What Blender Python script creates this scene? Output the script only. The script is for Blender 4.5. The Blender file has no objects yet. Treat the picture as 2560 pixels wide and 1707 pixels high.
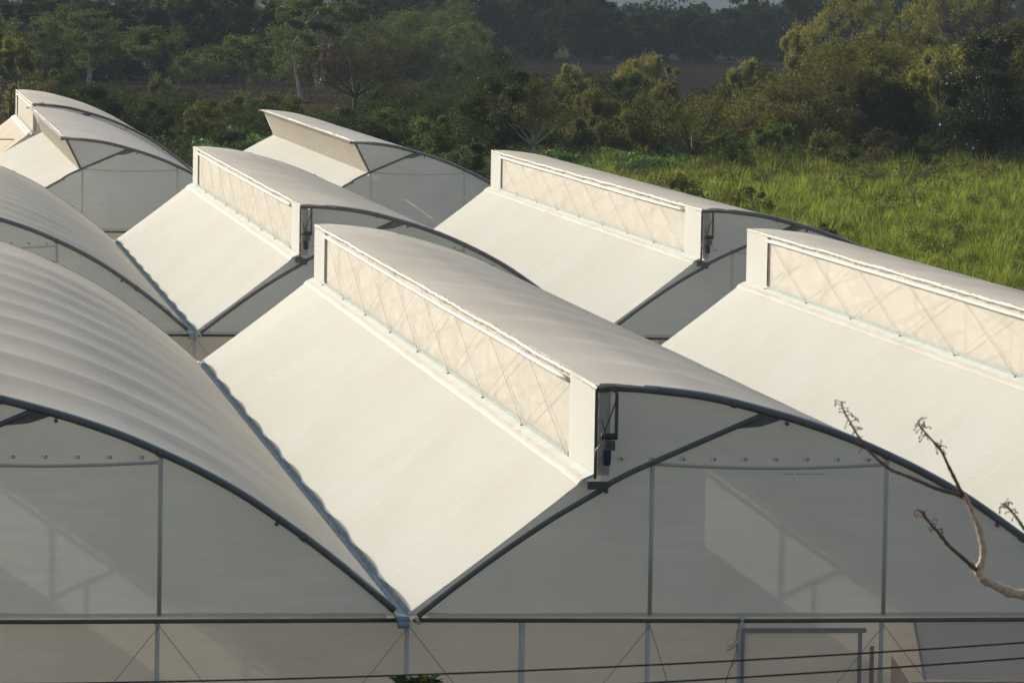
import bpy, math, random
import numpy as np
from mathutils import Vector

# ------------------------------------------------------------------ camera, sky, sun, exposure
SC = bpy.context.scene
COL = SC.collection
CAM = (-6.7541, -58.4474, 8.1629)
YAW, PITCH, ROLL, FPX = -0.1370, -0.0767, 0.0175, 11321.9
PW, PH = 2560.0, 1707.0


def cam_axes():
    c, s = math.cos(YAW), math.sin(YAW)
    f = np.array([-s * math.cos(PITCH), c * math.cos(PITCH), math.sin(PITCH)])
    r0 = np.array([c, s, 0.0])
    u0 = np.cross(r0, f)
    r = math.cos(ROLL) * r0 + math.sin(ROLL) * u0
    u = -math.sin(ROLL) * r0 + math.cos(ROLL) * u0
    return r, u, f


R_, U_, F_ = cam_axes()
cam = bpy.data.cameras.new('camera')
camo = bpy.data.objects.new('camera', cam)
COL.objects.link(camo)
from mathutils import Matrix
m = Matrix(((R_[0], U_[0], -F_[0], CAM[0]), (R_[1], U_[1], -F_[1], CAM[1]), (R_[2], U_[2], -F_[2], CAM[2]), (0, 0, 0, 1)))
camo.matrix_world = m
cam.sensor_width = 36.0
cam.lens = FPX / PW * 36.0
cam.dof.use_dof = True
cam.dof.focus_distance = 75.0
cam.dof.aperture_fstop = 16.0
cam.clip_start = 0.5
cam.clip_end = 20000
SC.camera = camo

SUN = Vector((-0.503, 0.798, 0.345)).normalized()      # towards the sun: ahead of the camera, to the left
SUN_EL = math.asin(SUN.z)
SUN_AZ = math.atan2(SUN.x, SUN.y)                      # from +Y towards +X
w = bpy.data.worlds.new('World')
SC.world = w
w.use_nodes = True
nt = w.node_tree
bg = nt.nodes['Background']
sky = nt.nodes.new('ShaderNodeTexSky')
sky.sky_type = 'NISHITA'
sky.sun_disc = False
sky.sun_elevation = SUN_EL
sky.sun_rotation = SUN_AZ
sky.air_density = 1.0
sky.dust_density = 4.0
sky.ozone_density = 0.6
nt.links.new(sky.outputs[0], bg.inputs[0])
bg.inputs[1].default_value = 0.098
sl = bpy.data.lights.new('sun', 'SUN')
slo = bpy.data.objects.new('sun', sl)
COL.objects.link(slo)
slo.rotation_euler = (-SUN).to_track_quat('-Z', 'Y').to_euler()
slo.location = (-60, 80, 60)
sl.energy = 4.8
sl.angle = math.radians(0.55)
sl.color = (1.0, 0.91, 0.765)
SC.view_settings.view_transform = 'Standard'
SC.view_settings.look = 'None'
SC.view_settings.gamma = 1.0
SC.view_settings.exposure = 0.33
try:
    SC.cycles.use_denoising = True
    SC.cycles.max_bounces = 8
    SC.cycles.diffuse_bounces = 5
    SC.cycles.transmission_bounces = 6
    SC.cycles.transparent_max_bounces = 16
    SC.cycles.volume_bounces = 0
    SC.cycles.sample_clamp_indirect = 6.0
except Exception:
    pass

GZ = -4.0                                              # level of the ground below the gutters


def ray(px, py):
    return F_ + R_ * (px - PW / 2) / FPX - U_ * (py - PH / 2) / FPX


def at_y(px, py, y):
    d = ray(px, py)
    t = (y - CAM[1]) / d[1]
    return np.array(CAM) + d * t


def at_ground(px, py, z=GZ):
    d = ray(px, py)
    t = (z - CAM[2]) / d[2]
    return np.array(CAM) + d * t


# ------------------------------------------------------------------ materials
def new_mat(name):
    mt = bpy.data.materials.new(name)
    mt.use_nodes = True
    n = mt.node_tree
    n.nodes.clear()
    out = n.nodes.new('ShaderNodeOutputMaterial')
    return mt, n, out


def N(n, t, **kw):
    nd = n.nodes.new(t)
    for k, v in kw.items():
        if k.startswith('i_'):
            nd.inputs[k[2:].replace('_', ' ')].default_value = v
        else:
            setattr(nd, k, v)
    return nd


def noise(n, vec, scale, detail=3.0, rough=0.55, dist=0.0):
    nd = n.nodes.new('ShaderNodeTexNoise')
    nd.inputs['Scale'].default_value = scale
    nd.inputs['Detail'].default_value = detail
    nd.inputs['Roughness'].default_value = rough
    nd.inputs['Distortion'].default_value = dist
    if vec is not None:
        n.links.new(vec, nd.inputs['Vector'])
    return nd.outputs['Fac']


def mapping(n, vec, scale, rot=(0, 0, 0), loc=(0, 0, 0)):
    mp = n.nodes.new('ShaderNodeMapping')
    mp.inputs['Scale'].default_value = scale
    mp.inputs['Rotation'].default_value = rot
    mp.inputs['Location'].default_value = loc
    n.links.new(vec, mp.inputs['Vector'])
    return mp.outputs[0]


def ramp(n, fac, stops):
    r = n.nodes.new('ShaderNodeValToRGB')
    el = r.color_ramp.elements
    while len(el) < len(stops):
        el.new(0.5)
    for e, (p, c) in zip(el, stops):
        e.position = p
        e.color = (c, c, c, 1) if not isinstance(c, tuple) else (c[0], c[1], c[2], 1)
    n.links.new(fac, r.inputs[0])
    return r.outputs[0]


def math_n(n, op, a, b=None):
    nd = n.nodes.new('ShaderNodeMath')
    nd.operation = op
    for i, v in enumerate((a, b)):
        if v is None:
            continue
        if isinstance(v, (int, float)):
            nd.inputs[i].default_value = v
        else:
            n.links.new(v, nd.inputs[i])
    return nd.outputs[0]


def mixc(n, fac, a, b, mode='MIX'):
    nd = n.nodes.new('ShaderNodeMix')
    nd.data_type = 'RGBA'
    nd.blend_type = mode
    for sock, v in ((nd.inputs[0], fac), (nd.inputs[6], a), (nd.inputs[7], b)):
        if isinstance(v, (int, float)):
            sock.default_value = v
        elif isinstance(v, tuple):
            sock.default_value = (v[0], v[1], v[2], 1)
        else:
            n.links.new(v, sock)
    return nd.outputs[2]


def film_mat(name, col, trans, transp=0.0, gloss=0.05, kind='roof', rough=0.35, dirt=0.12):
    """Milky greenhouse film: reflects some light, lets some of it through diffusely."""
    mt, n, out = new_mat(name)
    tc = n.nodes.new('ShaderNodeTexCoord').outputs['Object']
    big = noise(n, mapping(n, tc, (0.5, 0.25, 0.6)), 1.0, 4)
    c = mixc(n, ramp(n, big, [(0.35, 0.0), (0.75, 1.0)]), col, tuple(x * (1 - dirt) * k for x, k in zip(col, (1, 0.98, 0.94))))
    height = None
    if kind in ('lower', 'roof'):
        # faint run-off streaks and dust down the slope
        stk = noise(n, mapping(n, tc, (0.35, 4.0, 0.35)), 1.0, 5, 0.6)
        pat = noise(n, mapping(n, tc, (0.6, 0.25, 0.6)), 1.0, 4, 0.6)
        c = mixc(n, math_n(n, 'MULTIPLY', ramp(n, stk, [(0.45, 0.0), (0.75, 1.0)]), ramp(n, pat, [(0.40, 0.0), (0.65, 0.55)])), c, tuple(x * k for x, k in zip(col, (0.91, 0.895, 0.86))))
    if kind == 'lower':
        # rows of fine wrinkles in patches, and the welded seams of the film
        sp = n.nodes.new('ShaderNodeSeparateXYZ')
        n.links.new(tc, sp.inputs[0])
        wob = noise(n, mapping(n, tc, (1.5, 1.5, 1.5)), 1.0, 2)
        ph = math_n(n, 'ADD', math_n(n, 'MULTIPLY', sp.outputs['X'], 30.0), math_n(n, 'ADD', math_n(n, 'MULTIPLY', sp.outputs['Y'], 11.0), math_n(n, 'MULTIPLY', wob, 7.0)))
        dash = math_n(n, 'POWER', math_n(n, 'ADD', math_n(n, 'MULTIPLY', math_n(n, 'SINE', ph), 0.5), 0.5), 2.5)
        rows = noise(n, mapping(n, tc, (0.42, 1.05, 0.42)), 1.0, 2)
        msk = ramp(n, rows, [(0.58, 0.0), (0.74, 1.0)])
        h1 = math_n(n, 'MULTIPLY', math_n(n, 'MULTIPLY', dash, msk), 0.011)
        sep = n.nodes.new('ShaderNodeSeparateXYZ')
        n.links.new(tc, sep.inputs[0])
        fr = math_n(n, 'FRACT', math_n(n, 'DIVIDE', sep.outputs['Y'], 2.0))
        d = math_n(n, 'ABSOLUTE', math_n(n, 'SUBTRACT', fr, 0.5))
        seam = ramp(n, d, [(0.0, 1.0), (0.018, 0.0)])
        h2 = math_n(n, 'MULTIPLY', seam, 0.006)
        c = mixc(n, math_n(n, 'MULTIPLY', seam, 0.8), c, tuple(min(1, x * 1.1) for x in col))
        h3 = math_n(n, 'MULTIPLY', noise(n, mapping(n, tc, (1.2, 0.8, 1.2)), 1.0, 3), 0.006)
        height = math_n(n, 'ADD', math_n(n, 'ADD', h1, h2), h3)
    elif kind == 'roof':
        h3 = math_n(n, 'MULTIPLY', noise(n, mapping(n, tc, (0.7, 1.6, 0.7)), 1.5, 4), 0.002)
        height = h3
    elif kind == 'gable':
        st = noise(n, mapping(n, tc, (0.5, 1, 6.0)), 1.6, 4)
        c = mixc(n, ramp(n, st, [(0.3, 0.0), (0.8, 1.0)]), c, tuple(x * 0.88 for x in col))
        h3 = math_n(n, 'ADD', math_n(n, 'MULTIPLY', noise(n, mapping(n, tc, (0.8, 1, 0.8)), 1.2, 2), 0.06), math_n(n, 'MULTIPLY', noise(n, mapping(n, tc, (1.2, 1, 7.0)), 2.0, 3), 0.008))
        height = h3
    elif kind == 'screen':
        st = noise(n, mapping(n, tc, (1, 6, 0.5)), 1.0, 3)
        sm = noise(n, mapping(n, tc, (1, 0.8, 5.0)), 1.3, 3)
        c = mixc(n, ramp(n, st, [(0.35, 0.0), (0.7, 0.5)]), c, tuple(x * 0.9 for x in col))
        c = mixc(n, ramp(n, sm, [(0.5, 0.0), (0.72, 0.5)]), c, tuple(min(1, x * 1.12) for x in col))
        height = math_n(n, 'MULTIPLY', st, 0.004)
    bump = n.nodes.new('ShaderNodeBump')
    bump.inputs['Strength'].default_value = 1.0
    bump.inputs['Distance'].default_value = 1.0
    if height is not None:
        n.links.new(height, bump.inputs['Height'])
    df = n.nodes.new('ShaderNodeBsdfDiffuse')
    tl = n.nodes.new('ShaderNodeBsdfTranslucent')
    for b in (df, tl):
        n.links.new(c, b.inputs['Color'])
        n.links.new(bump.outputs[0], b.inputs['Normal'])
    mx = n.nodes.new('ShaderNodeMixShader')
    mx.inputs[0].default_value = trans
    n.links.new(df.outputs[0], mx.inputs[1])
    n.links.new(tl.outputs[0], mx.inputs[2])
    gl = n.nodes.new('ShaderNodeBsdfGlossy')
    gl.inputs['Roughness'].default_value = rough
    n.links.new(bump.outputs[0], gl.inputs['Normal'])
    mg = n.nodes.new('ShaderNodeMixShader')
    lw = n.nodes.new('ShaderNodeLayerWeight')
    lw.inputs['Blend'].default_value = 0.25
    n.links.new(math_n(n, 'MULTIPLY', lw.outputs['Fresnel'], gloss * 3), mg.inputs[0])
    n.links.new(mx.outputs[0], mg.inputs[1])
    n.links.new(gl.outputs[0], mg.inputs[2])
    last = mg.outputs[0]
    if transp > 0:
        tp = n.nodes.new('ShaderNodeBsdfTransparent')
        mt2 = n.nodes.new('ShaderNodeMixShader')
        mt2.inputs[0].default_value = transp
        n.links.new(last, mt2.inputs[1])
        n.links.new(tp.outputs[0], mt2.inputs[2])
        last = mt2.outputs[0]
    n.links.new(last, out.inputs[0])
    return mt


def solid_mat(name, col, rough=0.5, metal=0.0, var=0.15, vscale=6.0, bump=0.0, spec=0.5):
    mt, n, out = new_mat(name)
    tc = n.nodes.new('ShaderNodeTexCoord').outputs['Object']
    f = noise(n, tc, vscale, 4)
    c = mixc(n, ramp(n, f, [(0.3, 0.0), (0.75, 1.0)]), tuple(x * (1 + var) for x in col), tuple(x * (1 - var) for x in col))
    p = n.nodes.new('ShaderNodeBsdfPrincipled')
    n.links.new(c, p.inputs['Base Color'])
    p.inputs['Roughness'].default_value = rough
    p.inputs['Metallic'].default_value = metal
    p.inputs['Specular IOR Level'].default_value = spec
    if bump:
        b = n.nodes.new('ShaderNodeBump')
        b.inputs['Distance'].default_value = bump
        n.links.new(f, b.inputs['Height'])
        n.links.new(b.outputs[0], p.inputs['Normal'])
    n.links.new(p.outputs[0], out.inputs[0])
    return mt


def leaf_mat(name, c1, c2, c3=None, trans=0.35, gloss=0.06, rough=0.35, bs=0.45):
    mt, n, out = new_mat(name)
    geo = n.nodes.new('ShaderNodeNewGeometry')
    rnd = geo.outputs['Random Per Island']
    tc = n.nodes.new('ShaderNodeTexCoord').outputs['Object']
    blot = noise(n, tc, bs, 2)
    c = mixc(n, rnd, c1, c2)
    if c3:
        c = mixc(n, ramp(n, blot, [(0.47, 0.0), (0.60, 0.9)]), c, c3)
    df = n.nodes.new('ShaderNodeBsdfDiffuse')
    tl = n.nodes.new('ShaderNodeBsdfTranslucent')
    n.links.new(c, df.inputs['Color'])
    n.links.new(mixc(n, 0.5, c, (1.0, 0.9, 0.25), 'MULTIPLY'), tl.inputs['Color'])
    mx = n.nodes.new('ShaderNodeMixShader')
    mx.inputs[0].default_value = trans
    n.links.new(df.outputs[0], mx.inputs[1])
    n.links.new(tl.outputs[0], mx.inputs[2])
    gl = n.nodes.new('ShaderNodeBsdfGlossy')
    gl.inputs['Roughness'].default_value = rough
    mg = n.nodes.new('ShaderNodeMixShader')
    mg.inputs[0].default_value = gloss
    n.links.new(mx.outputs[0], mg.inputs[1])
    n.links.new(gl.outputs[0], mg.inputs[2])
    n.links.new(mg.outputs[0], out.inputs[0])
    return mt


M = {}
M['lower'] = film_mat('film_lower_roof', (0.735, 0.755, 0.73), 0.30, kind='lower', gloss=0.02, dirt=0.05)
M['upper'] = film_mat('film_upper_roof', (0.90, 0.86, 0.79), 0.36, kind='roof', gloss=0.03)
M['upper_grey'] = film_mat('film_upper_roof_grey', (0.84, 0.82, 0.80), 0.40, kind='roof', gloss=0.05)  # greyer film tone for the upper roofs of the third greenhouse
M['lower_tan'] = film_mat('film_lower_roof_tan', (0.70, 0.63, 0.54), 0.22, kind='roof', gloss=0.02)
M['gable'] = film_mat('film_gable', (0.87, 0.905, 0.91), 0.62, kind='gable', gloss=0.02)
M['skirt'] = film_mat('film_wall_skirt', (0.86, 0.81, 0.75), 0.62, kind='gable', gloss=0.02)
M['screen'] = film_mat('vent_net', (0.68, 0.66, 0.61), 0.04, transp=0.07, kind='screen', gloss=0.0)
M['screen_c'] = film_mat('vent_curtain', (0.60, 0.565, 0.50), 0.35, kind='screen', gloss=0.0)
M['panel'] = film_mat('vent_panel_film', (0.73, 0.75, 0.74), 0.12, kind='flat', gloss=0.02, dirt=0.05)
M['wrap'] = film_mat('crumpled_film', (0.68, 0.67, 0.635), 0.25, kind='flat', gloss=0.06, rough=0.35)
M['steel'] = solid_mat('galvanised_tube', (0.18, 0.165, 0.155), 0.6, 0.05, 0.2, 4)
M['steel_dark'] = solid_mat('dark_tube', (0.135, 0.125, 0.115), 0.5, 0.2, 0.2, 4)
M['post'] = solid_mat('grey_post', (0.70, 0.635, 0.55), 0.8, 0.0, 0.1, 3)
M['gutter'] = solid_mat('gutter_steel', (0.34, 0.45, 0.52), 0.75, 0.0, 0.25, 5, 0.01, 0.08)
M['gutter_film'] = solid_mat('gutter_film_edge', (0.24, 0.31, 0.36), 0.8, 0.0, 0.3, 7, 0.01, 0.0)
M['sill'] = solid_mat('sill_steel', (0.55, 0.59, 0.57), 0.7, 0.0, 0.08, 3, 0, 0.1)
M['lip'] = solid_mat('sill_lip_steel', (0.40, 0.47, 0.47), 0.7, 0.0, 0.1, 3, 0, 0.1)
M['wire'] = solid_mat('thin_wire', (0.36, 0.34, 0.30), 0.5, 0.3)
M['wire_dark'] = solid_mat('dark_thin_wire', (0.26, 0.245, 0.22), 0.7)
M['wire_pale'] = solid_mat('pale_cord', (0.62, 0.60, 0.54), 0.7)
M['porch'] = film_mat('porch_film', (0.94, 0.78, 0.65), 0.35, kind='gable', gloss=0.0)
M['white_tube'] = solid_mat('white_tube', (0.72, 0.71, 0.67), 0.6, 0.0, 0.05)
M['motor_blue'] = solid_mat('blue_motor_paint', (0.02, 0.035, 0.09), 0.35, 0.0, 0.3, 20)
M['motor_box'] = solid_mat('brown_gearbox', (0.16, 0.14, 0.12), 0.45, 0.3, 0.3, 20)
M['drum'] = solid_mat('olive_drum', (0.09, 0.085, 0.05), 0.5, 0.3, 0.3, 20)
M['floor'] = solid_mat('pale_bounce_floor', (0.62, 0.60, 0.55), 0.9, 0, 0.1, 1.0)  # unseen added floor, kept pale so it brightens the interior
M['frame_grey'] = solid_mat('grey_door_steel', (0.36, 0.34, 0.32), 0.6, 0.0, 0.12, 4)
M['print'] = solid_mat('print_ink', (0.20, 0.20, 0.20), 0.8)
M['cable'] = solid_mat('cable_rubber', (0.03, 0.03, 0.035), 0.6)
M['bark_pale'] = solid_mat('pale_bark', (0.42, 0.36, 0.30), 0.8, 0, 0.3, 8)
M['bark_dark'] = solid_mat('dark_bark', (0.09, 0.075, 0.06), 0.9, 0, 0.3, 5)
M['bark_grey'] = solid_mat('grey_bark', (0.22, 0.20, 0.18), 0.9, 0, 0.3, 5)
M['bark_branch'] = solid_mat('branch_bark', (0.85, 0.61, 0.43), 0.75, 0, 0.35, 60, 0.004)
M['twig'] = solid_mat('twig_bark', (0.22, 0.14, 0.105), 0.8, 0, 0.3, 40)

L = {}
L['dark'] = leaf_mat('leaf_dark', (0.040, 0.064, 0.020), (0.070, 0.095, 0.030), (0.048, 0.060, 0.021), 0.42, 0.012, 0.5)
L['mid'] = leaf_mat('leaf_mid', (0.085, 0.125, 0.031), (0.140, 0.18, 0.050), (0.082, 0.10, 0.031), 0.5, 0.015, 0.5)
L['bright'] = leaf_mat('leaf_bright', (0.085, 0.150, 0.027), (0.145, 0.22, 0.05), (0.085, 0.12, 0.027), 0.5, 0.015, 0.5)
L['yellow'] = leaf_mat('leaf_yellow', (0.175, 0.19, 0.068), (0.265, 0.27, 0.105), (0.14, 0.15, 0.052), 0.55, 0.01, 0.5)
L['olive'] = leaf_mat('leaf_olive', (0.112, 0.125, 0.042), (0.175, 0.18, 0.066), (0.105, 0.10, 0.040), 0.5, 0.01, 0.5)
L['willow'] = leaf_mat('leaf_willow', (0.20, 0.22, 0.075), (0.29, 0.30, 0.11), (0.17, 0.185, 0.06), 0.55, 0.01, 0.5)
L['brown'] = leaf_mat('leaf_brown', (0.095, 0.075, 0.056), (0.145, 0.112, 0.08), (0.10, 0.068, 0.05), 0.3, 0.005, 0.5)
L['glossy'] = leaf_mat('leaf_glossy', (0.028, 0.042, 0.016), (0.045, 0.06, 0.024), None, 0.25, 0.035, 0.45)
L['crop'] = leaf_mat('leaf_crop', (0.060, 0.145, 0.038), (0.11, 0.22, 0.065), None, 0.4, 0.03, 0.45)
L['grass'] = leaf_mat('grass_blade', (0.17, 0.25, 0.042), (0.37, 0.43, 0.11), (0.035, 0.065, 0.014), 0.55, 0.01, 0.5, 0.7)
L['grass_dry'] = leaf_mat('grass_dry', (0.17, 0.19, 0.05), (0.26, 0.25, 0.08), (0.11, 0.14, 0.035), 0.45, 0.01, 0.5)
L['far'] = leaf_mat('leaf_far', (0.026, 0.042, 0.020), (0.042, 0.060, 0.026), (0.032, 0.038, 0.020), 0.35, 0.005, 0.5)


# ------------------------------------------------------------------ mesh helpers
class MB:
    def __init__(self):
        self.v = []
        self.f = []

    def add(self, vs, fs):
        o = len(self.v)
        self.v += [tuple(map(float, p)) for p in vs]
        self.f += [tuple(i + o for i in q) for q in fs]

    def box(self, a, b):
        (x0, y0, z0), (x1, y1, z1) = a, b
        self.add([(x0, y0, z0), (x1, y0, z0), (x1, y1, z0), (x0, y1, z0), (x0, y0, z1), (x1, y0, z1), (x1, y1, z1), (x0, y1, z1)],
                 [(0, 3, 2, 1), (4, 5, 6, 7), (0, 1, 5, 4), (1, 2, 6, 5), (2, 3, 7, 6), (3, 0, 4, 7)])

    def tube(self, pts, rad, seg=8, cap=True):
        pts = [np.array(p, float) for p in pts]
        n = len(pts)
        if not hasattr(rad, '__len__'):
            rad = [rad] * n
        prev = None
        rings = []
        for i, p in enumerate(pts):
            t = pts[min(i + 1, n - 1)] - pts[max(i - 1, 0)]
            t = t / (np.linalg.norm(t) + 1e-12)
            if prev is None:
                a = np.array([0, 0, 1.0]) if abs(t[2]) < 0.9 else np.array([1.0, 0, 0])
            else:
                a = prev
            x = a - t * (a @ t)
            x /= np.linalg.norm(x) + 1e-12
            y = np.cross(t, x)
            prev = x
            rings.append([p + rad[i] * (math.cos(2 * math.pi * k / seg) * x + math.sin(2 * math.pi * k / seg) * y) for k in range(seg)])
        vs = [q for r in rings for q in r]
        fs = []
        for i in range(n - 1):
            for k in range(seg):
                k2 = (k + 1) % seg
                fs.append((i * seg + k, i * seg + k2, (i + 1) * seg + k2, (i + 1) * seg + k))
        if cap:
            fs.append(tuple(range(seg - 1, -1, -1)))
            fs.append(tuple((n - 1) * seg + k for k in range(seg)))
        self.add(vs, fs)

    def grid(self, P):
        """P: array (a, b, 3)"""
        a, b = P.shape[:2]
        fs = []
        for i in range(a - 1):
            for j in range(b - 1):
                fs.append((i * b + j, i * b + j + 1, (i + 1) * b + j + 1, (i + 1) * b + j))
        self.add(P.reshape(-1, 3), fs)

    def build(self, name, mat, parent=None, smooth=False):
        me = bpy.data.meshes.new(name)
        me.from_pydata(self.v, [], self.f)
        me.materials.append(mat)
        if smooth:
            me.polygons.foreach_set('use_smooth', [True] * len(me.polygons))
        me.update()
        o = bpy.data.objects.new(name, me)
        COL.objects.link(o)
        if parent is not None:
            o.parent = parent
        return o


def quads_mesh(name, V, mat, nper=4):
    """V: (n, nper, 3) independent faces, fast"""
    n = len(V)
    me = bpy.data.meshes.new(name)
    me.vertices.add(n * nper)
    me.vertices.foreach_set('co', np.ascontiguousarray(V, dtype=np.float32).ravel())
    me.loops.add(n * nper)
    me.loops.foreach_set('vertex_index', np.arange(n * nper, dtype=np.int32))
    me.polygons.add(n)
    me.polygons.foreach_set('loop_start', np.arange(0, n * nper, nper, dtype=np.int32))
    me.update(calc_edges=True)
    me.materials.append(mat)
    return me


def link(name, me, parent=None):
    o = bpy.data.objects.new(name, me)
    COL.objects.link(o)
    if parent is not None:
        o.parent = parent
    return o


def tag(o, label=None, cat=None, group=None, kind=None):
    if label:
        o['label'] = label
    if cat:
        o['category'] = cat
    if group:
        o['group'] = group
    if kind:
        o['kind'] = kind
    return o


def empty(name, loc, label=None, cat=None, group=None):
    o = bpy.data.objects.new(name, None)
    o.location = loc
    o.empty_display_size = 0.5
    COL.objects.link(o)
    return tag(o, label, cat, group)


# ------------------------------------------------------------------ ground
def build_ground():
    mt, n, out = new_mat('ground_soil')
    tc = n.nodes.new('ShaderNodeTexCoord').outputs['Object']
    a = noise(n, tc, 0.03, 5, 0.6)
    b = noise(n, mapping(n, tc, (0.15, 0.9, 1)), 0.5, 5, 0.65)
    soil = mixc(n, b, (0.075, 0.056, 0.048), (0.042, 0.032, 0.028))
    dry = mixc(n, b, (0.075, 0.068, 0.03), (0.04, 0.048, 0.018))
    c = mixc(n, ramp(n, a, [(0.42, 0.0), (0.6, 1.0)]), soil, dry)
    p = n.nodes.new('ShaderNodeBsdfDiffuse')
    n.links.new(c, p.inputs[0])
    bp = n.nodes.new('ShaderNodeBump')
    bp.inputs['Distance'].default_value = 0.4
    n.links.new(b, bp.inputs['Height'])
    n.links.new(bp.outputs[0], p.inputs['Normal'])
    n.links.new(p.outputs[0], out.inputs[0])
    m = MB()
    rnd = np.random.RandomState(3)
    ys = np.concatenate([np.linspace(-90, 1000, 60), np.linspace(1100, 9000, 20)])
    xs = np.concatenate([np.linspace(-3000, -300, 8), np.linspace(-250, 450, 40), np.linspace(500, 4000, 8)])
    P = np.zeros((len(ys), len(xs), 3))
    P[..., 1] = ys[:, None]
    P[..., 0] = xs[None]
    P[..., 2] = GZ
    far = (P[..., 1] > 330)
    P[..., 2] += np.where(far, rnd.uniform(-0.15, 0.15, far.shape), 0)
    m.grid(P)
    g = m.build('ground', mt, smooth=True)
    tag(g, 'flat brown soil and dry grass ground stretching to the hills', 'ground', kind='structure')
    # distant hill
    mh, n, out = new_mat('hill_scrub')
    tc = n.nodes.new('ShaderNodeTexCoord').outputs['Object']
    f = noise(n, tc, 0.012, 6, 0.65)
    p = n.nodes.new('ShaderNodeBsdfDiffuse')
    n.links.new(mixc(n, ramp(n, f, [(0.35, 0.0), (0.65, 1.0)]), (0.09, 0.10, 0.075), (0.15, 0.15, 0.12)), p.inputs[0])
    n.links.new(p.outputs[0], out.inputs[0])
    m = MB()
    nx, ny = 80, 30
    P = np.zeros((ny, nx, 3))
    for i in range(ny):
        for j in range(nx):
            x = -2500 + j * 75
            y = 5200 + i * 85
            t = i / (ny - 1)
            h = 430 * math.sin(math.pi * min(1, t * 1.05)) * (0.75 + 0.25 * math.sin(x * 0.0013 + 1) + 0.12 * math.sin(x * 0.005) + 0.06 * math.sin(x * 0.017 + i))
            P[i, j] = (x, y, GZ - 2 + max(0, h))
    m.grid(P)
    h = m.build('hill', mh, smooth=True)
    tag(h, 'pale hazy hillside far behind the dark wood', 'hill', kind='structure')


build_ground()

# ------------------------------------------------------------------ greenhouses
W = 9.6
UP = [(2.46, 3.06), (2.77, 3.07), (3.2, 3.04), (3.93, 2.95), (4.65, 2.78), (5.25, 2.61), (5.86, 2.40), (6.35, 2.19), (6.84, 1.96),
      (7.45, 1.62), (8.2, 1.11), (8.7, 0.73), (9.08, 0.42), (9.41, 0.14)]
LOW = [(0.12, 0.05), (0.61, 0.44), (1.23, 0.90), (1.85, 1.32), (2.27, 1.57), (2.62, 1.77), (2.93, 1.93), (3.22, 2.06), (3.93, 2.37), (4.62, 2.67)]


def resample(pts, n):
    p = np.array(pts, float)
    # chordal Catmull-Rom through the points, then even steps
    out = []
    for i in range(len(p) - 1):
        a = p[max(i - 1, 0)]
        b = p[i]
        c = p[i + 1]
        d = p[min(i + 2, len(p) - 1)]
        for t in np.linspace(0, 1, 12, endpoint=False):
            out.append(0.5 * ((2 * b) + (-a + c) * t + (2 * a - 5 * b + 4 * c - d) * t ** 2 + (-a + 3 * b - 3 * c + d) * t ** 3))
    out.append(p[-1])
    out = np.array(out)
    s = np.concatenate([[0], np.cumsum(np.linalg.norm(np.diff(out, axis=0), axis=1))])
    u = np.linspace(0, s[-1], n)
    return np.stack([np.interp(u, s, out[:, 0]), np.interp(u, s, out[:, 1])], 1)


rng = np.random.RandomState(11)


def smooth_noise(n, rs, k=5):
    a = rs.normal(0, 1, n + 2 * k)
    return np.convolve(a, np.ones(k) / k, 'same')[k:-k]


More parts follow.
